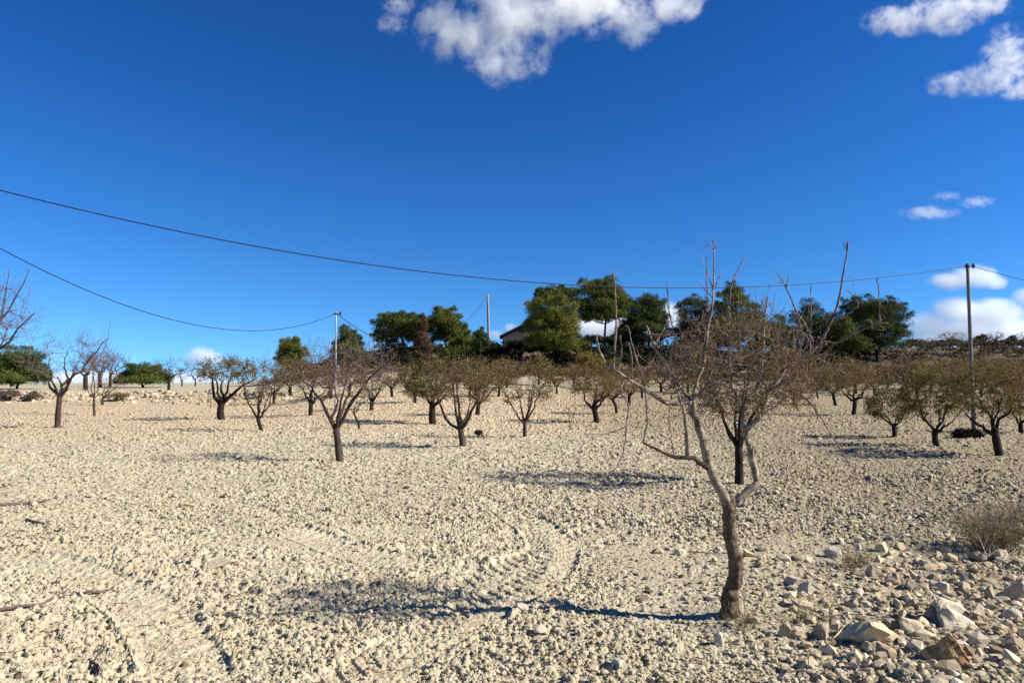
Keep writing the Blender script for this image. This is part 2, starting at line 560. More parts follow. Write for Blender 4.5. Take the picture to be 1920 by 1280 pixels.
# ------------------------------------------------------------------ ground
def build_ground():
    ang = np.radians(np.concatenate([np.linspace(-180, -48, 110, endpoint=False), np.linspace(-48, -37, 110, endpoint=False),
                                     np.linspace(-37, 37, 1450, endpoint=False), np.linspace(37, 48, 110, endpoint=False), np.linspace(48, 180, 110, endpoint=False)]))
    inv = np.linspace(1 / 3.3, 1 / 62.0, 640)
    r = np.concatenate([np.linspace(0.3, 3.2, 34), 1 / inv, np.geomspace(62.6, 100, 60), np.geomspace(103, 4000, 46)])
    A, Rr = np.meshgrid(ang, r)
    x, y = Rr * np.sin(A), Rr * np.cos(A)
    n = len(ang)
    xs, ys = x.ravel(), y.ravel()
    z = H(xs, ys)
    m = Rr.ravel() < 95
    z[m] += detail(xs[m], ys[m])
    V = np.stack([xs, ys, z], 1)
    i = np.arange(len(r) - 1)[:, None] * n
    j = np.arange(n)[None]
    j2 = (j + 1) % n
    Q = np.stack([i + j, i + n + j, i + n + j2, i + j2], -1).reshape(-1, 4)
    c = len(V)
    V = np.vstack([V, [[0, 0, float(H(np.array(0.), np.array(0.)))]]])
    T = np.stack([np.full(n, c), np.arange(n), (np.arange(n) + 1) % n], 1)
    o = mesh_obj("ground", V, Q, M['ground'], None, False, None, T[:, [0, 2, 1]])
    o.data.flip_normals() if o.data.polygons[5000].normal.z < 0 else None
    tag(o, "pale cream stony field of tilled soil rising to a scrubby bank", None, None, "structure")


build_ground()

# clods and stones ------------------------------------------------------------------
def ico(sub):
    import bmesh
    bm = bmesh.new()
    bmesh.ops.create_icosphere(bm, subdivisions=sub, radius=1)
    bm.verts.ensure_lookup_table()
    V = np.array([v.co[:] for v in bm.verts])
    T = np.array([[v.index for v in f.verts] for f in bm.faces])
    bm.free()
    return V, T


ICO1, ICO2, ICO3, ICO4 = ico(1), ico(2), ico(3), ico(4)


def chisel(V, rng, cuts=9, lo=0.45, hi=0.9, soft=1.0):
    """cut a ball by random planes to an angular rock"""
    V = V.copy()
    for _ in range(cuts):
        n = rng.normal(size=3)
        n /= np.linalg.norm(n)
        d = rng.uniform(lo, hi)
        e = V @ n - d
        V = V - np.where(e > 0, e * soft, 0)[:, None] * n
    return V


def scatter(name, N, sampler, size, label, matn, seed, flat=(0.45, 0.85)):
    rng = np.random.default_rng(seed)
    protos = [chisel(ICO1[0] * rng.uniform(0.85, 1.15, (len(ICO1[0]), 1)), rng, 6, 0.5, 0.9) for _ in range(14)]
    T0 = ICO1[1]
    x, y = sampler(N, rng)
    z = HD(x, y)
    s = size(len(x), rng, x, y)
    K = len(ICO1[0])
    pid = rng.integers(0, 14, len(x))
    P = np.stack(protos)[pid]
    P = P * np.stack([rng.uniform(0.7, 1.2, len(x)), rng.uniform(0.7, 1.2, len(x)), rng.uniform(*flat, len(x))], 1)[:, None, :]
    tl = rng.normal(0, 0.35, len(x))
    ca, sa = np.cos(tl)[:, None], np.sin(tl)[:, None]
    P = np.stack([P[..., 0], P[..., 1] * ca - P[..., 2] * sa, P[..., 1] * sa + P[..., 2] * ca], -1)
    a = rng.uniform(0, 6.28, len(x))
    ca, sa = np.cos(a)[:, None], np.sin(a)[:, None]
    P = np.stack([P[..., 0] * ca - P[..., 1] * sa, P[..., 0] * sa + P[..., 1] * ca, P[..., 2]], -1)
    P = P * s[:, None, None]
    P = P + np.stack([x, y, z + s * 0.18], 1)[:, None, :]
    V = P.reshape(-1, 3)
    T = (T0[None] + (np.arange(len(x)) * K)[:, None, None]).reshape(-1, 3)
    o = mesh_obj(name, V, None, M[matn], None, False, None, T)
    tag(o, label, None, None, "stuff")


def polar_sampler(r0, r1, amax, keep=None):
    def f(N, rng):
        u = rng.uniform(0, 1, N)
        r = 1 / (1 / r0 + u * (1 / r1 - 1 / r0))
        a = np.radians(rng.uniform(-amax, amax, N))
        x, y = r * np.sin(a), r * np.cos(a)
        if keep is not None:
            k = rng.uniform(0, 1, N) < keep(x, y)
            x, y = x[k], y[k]
        return x, y
    return f


def clump(x, y):
    k = 0.25 + 0.75 * sst(0.35, 0.65, vnoise(x / 1.6 + 9, y / 1.6, 21))
    k = k * (0.6 + 0.4 * sst(0, 2, x))
    for T in TRK:
        d = np.full(len(x), 9.0)
        for q in range(0, len(T), 3):
            d = np.minimum(d, np.hypot(x - T[q, 0], y - T[q, 1]))
        k = k * (0.3 + 0.7 * sst(0.2, 0.4, d))
    return k


scatter("soil_clods", 170000, polar_sampler(3.2, 13, 39, clump),
        lambda n, rng, x, y: np.clip(rng.lognormal(-4.8, 0.52, n), 0.004, 0.030) * (0.8 + 0.06 * np.hypot(x, y)) * (0.75 + 0.28 * sst(0, 1.5, x)),
        "crumbly pale clods and gravel covering the tilled soil", 'clod', 1)
scatter("field_stones", 52000, polar_sampler(8.0, 36, 40),
        lambda n, rng, x, y: np.clip(rng.lognormal(-4.25, 0.42, n) * (0.6 + 0.05 * y), 0.008, 0.07),
        "small pale stones strewn through the far part of the field", 'clod', 2)


def terrace_sampler(N, rng):
    x = rng.uniform(-36, -9, N)
    y = 41 - 0.8 * np.sin(x * 0.35) + rng.normal(0, 0.9, N)
    k = (x / y < -0.25)
    return x[k], y[k]


scatter("terrace_rubble", 1500, terrace_sampler, lambda n, rng, x, y: np.clip(rng.lognormal(-2.5, 0.5, n), 0.03, 0.28),
        "loose pale rubble along the low terrace edge at left", 'rubble', 3)


def corner_sampler(N, rng):
    x = rng.uniform(0.9, 4.4, N)
    y = rng.uniform(3.3, 7.0, N)
    k = rng.uniform(0, 1, N) < sst(0.9, 2.6, x) * sst(7.2, 5.0, y)
    return x[k], y[k]


scatter("corner_rubble", 2200, corner_sampler, lambda n, rng, x, y: np.clip(rng.lognormal(-3.75, 0.55, n), 0.012, 0.07),
        "small broken stones between the large rocks in the bottom right corner", 'rubble', 4)


def stone(name, label, px, py, w, h, mt, seed, group=None, yaw=None, cuts=12, sub=3, tilt=0.0, ridge=0.0, nz=0.05):
    rng = np.random.default_rng(seed)
    g = hit(px, py + h * 0.35)
    d = g[1]
    W, Hh = w * d / F, h * d / F
    V0, T0 = {2: ICO2, 3: ICO3, 4: ICO4}[sub]
    V = chisel(V0, rng, cuts, 0.32, 0.78)
    V = V / np.abs(V).max(0)
    if ridge:
        V[:, 2] = V[:, 2] - ridge * np.exp(-((V[:, 1] - 0.05 - 0.1 * V[:, 0]) / 0.13) ** 2) * (V[:, 2] > 0) - 0.5 * ridge * np.exp(-((V[:, 1] + 0.5) / 0.09) ** 2) * (V[:, 2] > 0)
    k = V * 3.1 + seed
    nn = vnoise(k[:, 0] + k[:, 2], k[:, 1] - k[:, 2] * 0.7, 9) + 0.5 * vnoise(2.3 * (k[:, 0] - k[:, 2]), 2.3 * k[:, 1], 10) - 0.75
    V = V * (1 + nz * 2 * nn)[:, None]
    V = V * np.array([W / 2, W * rng.uniform(0.32, 0.45), max(Hh * 0.62, W * 0.16)])
    if ridge:
        c, s = math.cos(0.6), math.sin(0.6)
        V[:, 1] *= 1.35
        V = np.stack([V[:, 0], V[:, 1] * c - V[:, 2] * s, V[:, 1] * s + V[:, 2] * c], 1)
    if tilt:
        c, s = math.cos(tilt), math.sin(tilt)
        V = np.stack([V[:, 0] * c - V[:, 2] * s, V[:, 1], V[:, 0] * s + V[:, 2] * c], 1)
    a = rng.uniform(-0.5, 0.5) if yaw is None else yaw
    c, s = math.cos(a), math.sin(a)
    V = np.stack([V[:, 0] * c - V[:, 1] * s, V[:, 0] * s + V[:, 1] * c, V[:, 2]], 1)
    gz = float(HD(np.array([g[0]]), np.array([g[1]]))[0])
    o = np.array([g[0], g[1], gz + max(Hh * 0.62, W * 0.16) * 0.30])
    ob = mesh_obj(name, V + o, None, M[mt], None, False, o, T0)
    tag(ob, label, "stone", group)
    return ob


STONES = [
    ("big wedge shaped yellow limestone block with a flat sunlit top", 1627, 1179, 104, 62, 'stone_yellow', 0.25, 0.0),
    ("white grooved slab of rock leaning against smaller stones", 1791, 1150, 150, 50, 'stone_white', 0.1, -0.62),
    ("rusty orange pitted rock below the white grooved slab", 1779, 1219, 90, 56, 'stone_rust', -0.4, 0.0),
    ("rough grey rounded stone just left of the big yellow block", 1541, 1182, 42, 34, 'stone_grey', None, 0),
    ("small bright yellow square stone left of the grey rounded stone", 1507, 1187, 34, 22, 'stone_yellow', None, 0),
    ("large tan boulder cut by the right edge of the photo", 1905, 1106, 54, 38, 'stone_tan', None, 0),
    ("brown lumpy rock beside the tan boulder at the right edge", 1856, 1107, 36, 32, 'stone_grey', None, 0),
    ("brown blocky stone propped against the right end of the white slab", 1836, 1150, 42, 40, 'stone_tan', 0.9, 0.5),
    ("grey stone lying under the dry grass tuft at right", 1832, 1041, 36, 22, 'stone_grey', None, 0),
    ("square stone with a dark front face behind the rubble", 1673, 1087, 32, 28, 'stone_tan', None, 0),
    ("flat pinkish stone right of the big almond trunk", 1490, 1088, 40, 20, 'stone_pink', None, 0),
    ("pale pointed stone touching the flat pinkish stone", 1516, 1101, 36, 24, 'stone_white', -0.6, 0),
    ("angular tan stone between the yellow block and the white slab", 1709, 1176, 44, 36, 'stone_tan', None, 0.3),
    ("upright yellow stone leaning at the left foot of the white slab", 1730, 1166, 30, 32, 'stone_yellow', None, -0.5),
    ("pale triangular stone behind the big yellow block", 1653, 1127, 28, 24, 'stone_yellow', None, 0),
    ("pale stone above the top end of the white slab", 1768, 1098, 28, 20, 'stone_white', None, 0),
    ("tan stone at the top of the rubble below the dry grass tuft", 1784, 1068, 26, 18, 'stone_tan', None, 0),
    ("long grey stone between the dry grass tuft and the brown lumpy rock", 1819, 1082, 34, 20, 'stone_grey', -0.4, 0),
    ("pale angular stone below the tan boulder at the right edge", 1894, 1146, 38, 24, 'stone_white', -0.6, 0),
    ("brown rough stone wedged under the front of the big yellow block", 1633, 1210, 38, 26, 'stone_tan', None, 0),
    ("upright grey stone in front of the big yellow block", 1653, 1230, 28, 32, 'stone_grey', None, 0),
    ("tilted pale stone left of the rusty orange rock", 1720, 1199, 34, 24, 'stone_yellow', -0.7, 0),
    ("yellow stone cut by the bottom edge below the rusty rock", 1699, 1273, 36, 22, 'stone_yellow', None, 0),
    ("white pointed stone cut by the bottom edge right of the trunk", 1469, 1270, 38, 28, 'stone_white', -0.8, 0),
    ("knobbly grey stone left of the small yellow square stone", 1472, 1178, 28, 32, 'stone_grey', None, 0),
    ("smooth white egg shaped stone in front of the big almond trunk", 1345, 1194, 27, 34, 'stone_white', 0.3, 0),
    ("pale blocky stone in the soil at the bottom centre right", 1160, 1251, 44, 24, 'stone_white', None, 0),
    ("long flat pale slab lying in the soil of the left foreground", 412, 1061, 60, 14, 'stone_tan', 0.1, 0),
    ("thin tan flat stone lying out in the left part of the field", 350, 946, 28, 10, 'stone_tan', None, 0),
    ("pinkish stone beside the tree shadow in the centre foreground", 980, 1146, 32, 16, 'stone_pink', None, 0),
    ("white oblong stone in front of the pinkish stone in the centre", 1014, 1180, 32, 18, 'stone_white', -0.3, 0),
    ("dark grey stone lying in the shadow of the big almond trunk", 1210, 1120, 34, 18, 'stone_grey', None, 0),
    ("small brown block standing alone in the field right of the big tree", 1555, 889, 13, 10, 'stone_tan', None, 0),
    ("pale rounded stone in the shadow behind the left limb of the big tree", 1294, 908, 16, 14, 'stone_white', None, 0),
    ("yellowish boulder on the terrace edge at the left edge of the photo", 5, 744, 26, 14, 'stone_yellow', None, 0),
    ("white stone pressed in the soil left of the lone trunk shadow", 745, 1050, 14, 10, 'stone_white', None, 0),
    ("dark tan stone right of the wispy dry weed", 1640, 1070, 30, 26, 'stone_tan', None, 0),
    ("pale cracked stone behind the flat pinkish stone", 1560, 1030, 34, 26, 'stone_white', None, 0),
]
for i, (lb, px, py, w, h, mt, yaw, tl) in enumerate(STONES):
    white = lb.startswith("white grooved")
    egg = "egg shaped" in lb
    stone("stone", lb, px, py, w, h, mt, 100 + i, None, yaw, 5 if egg else 11, 4 if w > 80 else 3, tl,
          0.55 if white else 0.0, 0.14 if 'rusty' in lb else 0.08)
rs = np.random.default_rng(5)
taken = [(s[1], s[2], max(s[3], s[4])) for s in STONES]
GRP = [("small pale stone among the rubble in the bottom right corner", "small stones in the corner rubble", (1380, 1920, 1010, 1278), (13, 34), 150),
       ("small stone lying on the bare soil right of the big trunk", "small stones right of the big trunk", (1420, 1915, 880, 1010), (7, 15), 40),
       ("small stone lying on the soil left of the big trunk", "small stones left of the big trunk", (560, 1330, 960, 1270), (9, 20), 40)]
for gi, (lb, gp, (x0, x1, y0, y1), (w0, w1), n) in enumerate(GRP):
    k = 0
    tries = 0
    while k < n and tries < 4000:
        tries += 1
        px, py = rs.uniform(x0, x1), rs.uniform(y0, y1)
        if gi == 0 and rs.uniform() > sst(1560, 1820, px) * 0.95 + 0.03 + 0.12 * sst(1180, 1270, py):
            continue
        w = rs.uniform(w0, w1) * rs.uniform(0.7, 1.1)
        if any(math.hypot(px - a, (py - b) * 1.5) < (w + c) * 0.48 for a, b, c in taken):
            continue
        taken.append((px, py, w))
        stone("stone", lb, px, py, w, w * rs.uniform(0.5, 0.85),
              rs.choice(['stone_yellow', 'stone_white', 'stone_tan', 'stone_tan', 'stone_grey', 'stone_yellow']), 1000 + gi * 300 + k, gp, rs.uniform(-1.5, 1.5), 9, 2, rs.uniform(-0.3, 0.3))
        k += 1

# ------------------------------------------------------------------ almond trees
def bez(A, Bp, C, K):
    t = np.linspace(0, 1, K)[None, :, None]
    return A[:, None] * (1 - t) ** 2 + 2 * Bp[:, None] * t * (1 - t) + C[:, None] * t * t


class Skel:
    """points of the skeleton so far, for attaching further branches"""
    def __init__(s):
        s.P, s.D, s.R = [], [], []

    def add(s, P, rad, lo=0.0):
        P = np.asarray(P)
        if P.ndim == 2:
            P, rad = P[None], np.asarray(rad)[None]
        k = int(P.shape[1] * lo)
        D = np.gradient(P, axis=1)
        D /= np.maximum(np.linalg.norm(D, axis=2, keepdims=True), 1e-9)
        s.P.append(P[:, k:].reshape(-1, 3))
        s.D.append(D[:, k:].reshape(-1, 3))
        s.R.append(np.asarray(rad)[:, k:].reshape(-1))

    def get(s):
        return np.vstack(s.P), np.vstack(s.D), np.concatenate(s.R)


def crown_points(n, c, r, rng, shell=0.5, zmin=-0.9):
    v = rng.normal(size=(n * 2, 3))
    v /= np.linalg.norm(v, axis=1, keepdims=True)
    rr = rng.uniform(shell ** 3, 1, n * 2) ** (1 / 3)
    p = v * rr[:, None]
    p = p[p[:, 2] > zmin][:n]
    return c + p * r


def attach(T, sk, rng, K, bend=0.35, up=0.15, rfac=0.6, r0=0.01, r1=0.004, jit=0.06):
    P, D, Rr = sk.get()
    d2 = ((T[:, None] - P[None]) ** 2).sum(-1)
    # prefer points that lie below the target
    d2 = d2 + 0.8 * np.maximum(P[None, :, 2] - T[:, None, 2] + 0.02, 0) ** 2
    k = np.argmin(d2 * rng.uniform(0.7, 1.5, d2.shape), 1)
    A = P[k]
    L = np.linalg.norm(T - A, axis=1)
    ok = L > 0.03
    A, T, L, k = A[ok], T[ok], L[ok], k[ok]
    ctrl = A + D[k] * (L * bend)[:, None] + (T - A) * 0.25
    ctrl[:, 2] -= (L * up)
    B = bez(A, ctrl, T, K)
    B[:, 1:-1] += rng.normal(0, 1, B[:, 1:-1].shape) * (L * jit)[:, None, None]
    ra = np.minimum(Rr[k] * rfac, r0)
    t = np.linspace(0, 1, K)[None]
    rad = ra[:, None] * (1 - t) + np.minimum(r1, ra)[:, None] * t
    return B, rad


def twigs(sk, n, rng, K, lo, hi, r0, r1, out, upb=0.5, spread=0.9):
    P, D, Rr = sk.get()
    k = rng.integers(0, len(P), n)
    v = D[k] * 0.6 + rng.normal(size=(n, 3)) * spread
    o = P[k] - out
    o /= np.maximum(np.linalg.norm(o, axis=1, keepdims=True), 1e-6)
    v = v + o * 0.5
    v[:, 2] += upb
    v /= np.linalg.norm(v, axis=1, keepdims=True)
    L = rng.uniform(lo, hi, n)
    A = P[k]
    T = A + v * L[:, None]
    T[:, 2] += 0.12 * L * np.sign(upb)
    B = bez(A, A + v * (L * 0.5)[:, None], T, K)
    if K > 2:
        B[:, 1:] += rng.normal(0, 1, B[:, 1:].shape) * (L * 0.05)[:, None, None]
    t = np.linspace(0, 1, K)[None]
    ra = np.minimum(Rr[k], r0)
    return B, ra[:, None] * (1 - t) + np.minimum(r1, ra)[:, None] * t


def almond(label, trunk, limbs, crown, tw, style='twig', leaves=0, leafmat='leaf', seed=0, dense=1.0, barkm='bark', sprouts=14, group="almond trees of the orchard", name="almond_tree", yoff=None, split=None):
    """trunk: pixel polyline from base to fork; limbs: pixel polylines or int; crown: (cx,cy,rx,ry) pixels; tw trunk width px"""
    rng = np.random.default_rng(seed + 500)
    b = hit(*trunk[0])
    d = b[1]
    pxm = d / F
    base = b.copy()
    TP = np.array([at(p[0], p[1], d) for p in trunk])
    TP[0] = base
    fork = TP[-1]
    cx, cy, rx, ry = crown
    Cc = at(cx, cy, d)
    Rc = np.array([rx * pxm, rx * pxm * 0.95, ry * pxm])
    if isinstance(limbs, int):
        L = []
        a0 = rng.uniform(0, 6.28)
        for k in range(limbs):
            a = a0 + k * 2 * math.pi / limbs + rng.normal(0, 0.25)
            q = rng.uniform(0.55, 0.85)
            e = Cc + np.array([math.cos(a), math.sin(a), 0]) * Rc * q + np.array([0, 0, rng.uniform(-0.2, 0.35)]) * Rc
            mid = fork + (e - fork) * np.array([0.5, 0.5, 0.42]) + rng.normal(0, 0.05, 3) * Rc
            mid2 = fork + (e - fork) * np.array([0.22, 0.22, 0.14]) 
            L.append(np.array([fork, mid2, mid, e]))
        limbs_w = L
    else:
        limbs_w = []
        for k, l in enumerate(limbs):
            yo = (rng.uniform(0.25, 0.7) * (1 if k % 2 else -1) * Rc[1]) if yoff is None else yoff[k] * Rc[1]
            n = len(l)
            limbs_w.append(np.array([at(p[0], p[1], d + yo * (i / (n - 1)) ** 1.2) for i, p in enumerate(l)]))
        # two limbs towards and away from the viewer
        if len(limbs) >= 3:
            for s in (-1, 1):
                e = Cc + np.array([rng.uniform(-0.35, 0.35), s * 0.7, rng.uniform(-0.3, 0.3)]) * Rc
                mid = fork + (e - fork) * np.array([0.45, 0.5, 0.4]) + rng.normal(0, 0.04, 3)
                limbs_w.append(np.array([fork, fork * 0.8 + mid * 0.2, mid, e]))
    root = thing(name, label, "almond tree", base, group)
    far = d > 27
    r0 = tw * pxm / 2
    mt = MB()
    under = TP[0] - np.array([0, 0, 0.10])
    tp = catmull(np.vstack([under, TP]), 9)
    t = np.linspace(0, 1, 9)
    rad = r0 * (1.0 - 0.16 * t) * (1 + 0.35 * np.clip(0.3 - t, 0, 1) ** 1.0 * 1.6)
    rad *= 1 + rng.normal(0, 0.05, 9)
    mt.tubes(tp, rad, 5 if far else 9)
    sk = Skel()
    n = len(limbs_w)
    lr = r0 * (0.72 if n <= 3 else 0.60)
    lm = []
    for l in limbs_w:
        lp = catmull(l, 10)
        lp[1:] += rng.normal(0, 0.012, (9, 3)) * (d / 14)
        tt = np.linspace(0, 1, 10)
        rr = lr * rng.uniform(0.75, 1.0) * (1 - 0.86 * tt ** 0.9) * (1 + rng.normal(0, 0.05, 10))
        rr = np.maximum(rr, 0.007)
        if far:
            mt.tubes(lp, rr, 4)
        else:
            q = MB()
            q.tubes(lp, rr, 7)
            lm.append(q)
        sk.add(lp, rr, 0.3)
    # a stub of the trunk that closes the fork
    trk = mt.build("trunk", M[barkm], root, base, True)
    for q in lm:
        q.build("limb", M[barkm], root, base, True)
    mn = 0.00012 * d                      # about a sixth of a picture element
    cb = MB()
    n2, n3, n4 = int(30 * dense), int(150 * dense), int(380 * dense)
    B, rr = attach(crown_points(n2, Cc, Rc * 0.85, rng, 0.35, -0.6), sk, rng, 6, 0.45, 0.18, 0.6, max(0.014, r0 * 0.25), max(0.005, mn * 1.3))
    cb.tubes(B, rr, 4)
    sk2 = Skel()
    sk2.add(B, rr, 0.2)
    for q, w in zip(sk.P, sk.D):
        pass
    sk2.P += sk.P
    sk2.D += sk.D
    sk2.R += sk.R
    B, rr = attach(crown_points(n3, Cc, Rc, rng, 0.45, -0.75), sk2, rng, 5, 0.4, 0.1, 0.6, max(0.008, mn * 1.6), max(0.003, mn))
    cb.tubes(B, rr, 3)
    sk3 = Skel()
    sk3.add(B, rr, 0.3)
    lo, hi = 0.10, 0.34
    B4, r4 = twigs(sk3, n4, rng, 4, lo * Rc[0], hi * Rc[0], max(0.005, mn), max(0.0025, mn * 0.7), Cc, 0.35)
    cb.tubes(B4, r4, 3)
    if sprouts:
        sks = Skel()
        PP, DD, RR = sk3.get()
        m = PP[:, 2] > Cc[2] + 0.15 * Rc[2]
        if m.sum() > 4:
            sks.P, sks.D, sks.R = [PP[m]], [DD[m]], [RR[m]]
            B5, r5 = twigs(sks, sprouts, rng, 4, 0.25 * Rc[2], 0.85 * Rc[2], max(0.006, mn * 1.2), max(0.003, mn), Cc, 2.6, 0.55)
            cb.tubes(B5, r5, 3)
            sk3.add(B5, r5, 0.3)
    crn = cb.build("crown", M[style], root, base, True)
    if leaves:
        leaves = int(leaves * 2.0)
        sk3.add(B4, r4, 0.2)
        PP, _, _ = sk3.get()
        m = ((PP - Cc) / (Rc * 1.12))
        PP = PP[(m ** 2).sum(1) < 1.0]
        C = PP[rng.integers(0, len(PP), leaves)] + rng.normal(0, 0.02, (leaves, 3)) * (d / 12)
        s = max(0.036, 0.0031 * d)
        V, Q = leaf_quads(C, s, s * 0.42, rng, 0.5)
        lo_ = mesh_obj("leaves", V, Q, M[leafmat], crn, False, base)
        lo_["kind"] = "stuff" if False else "thing"
        del lo_["kind"]
    return root


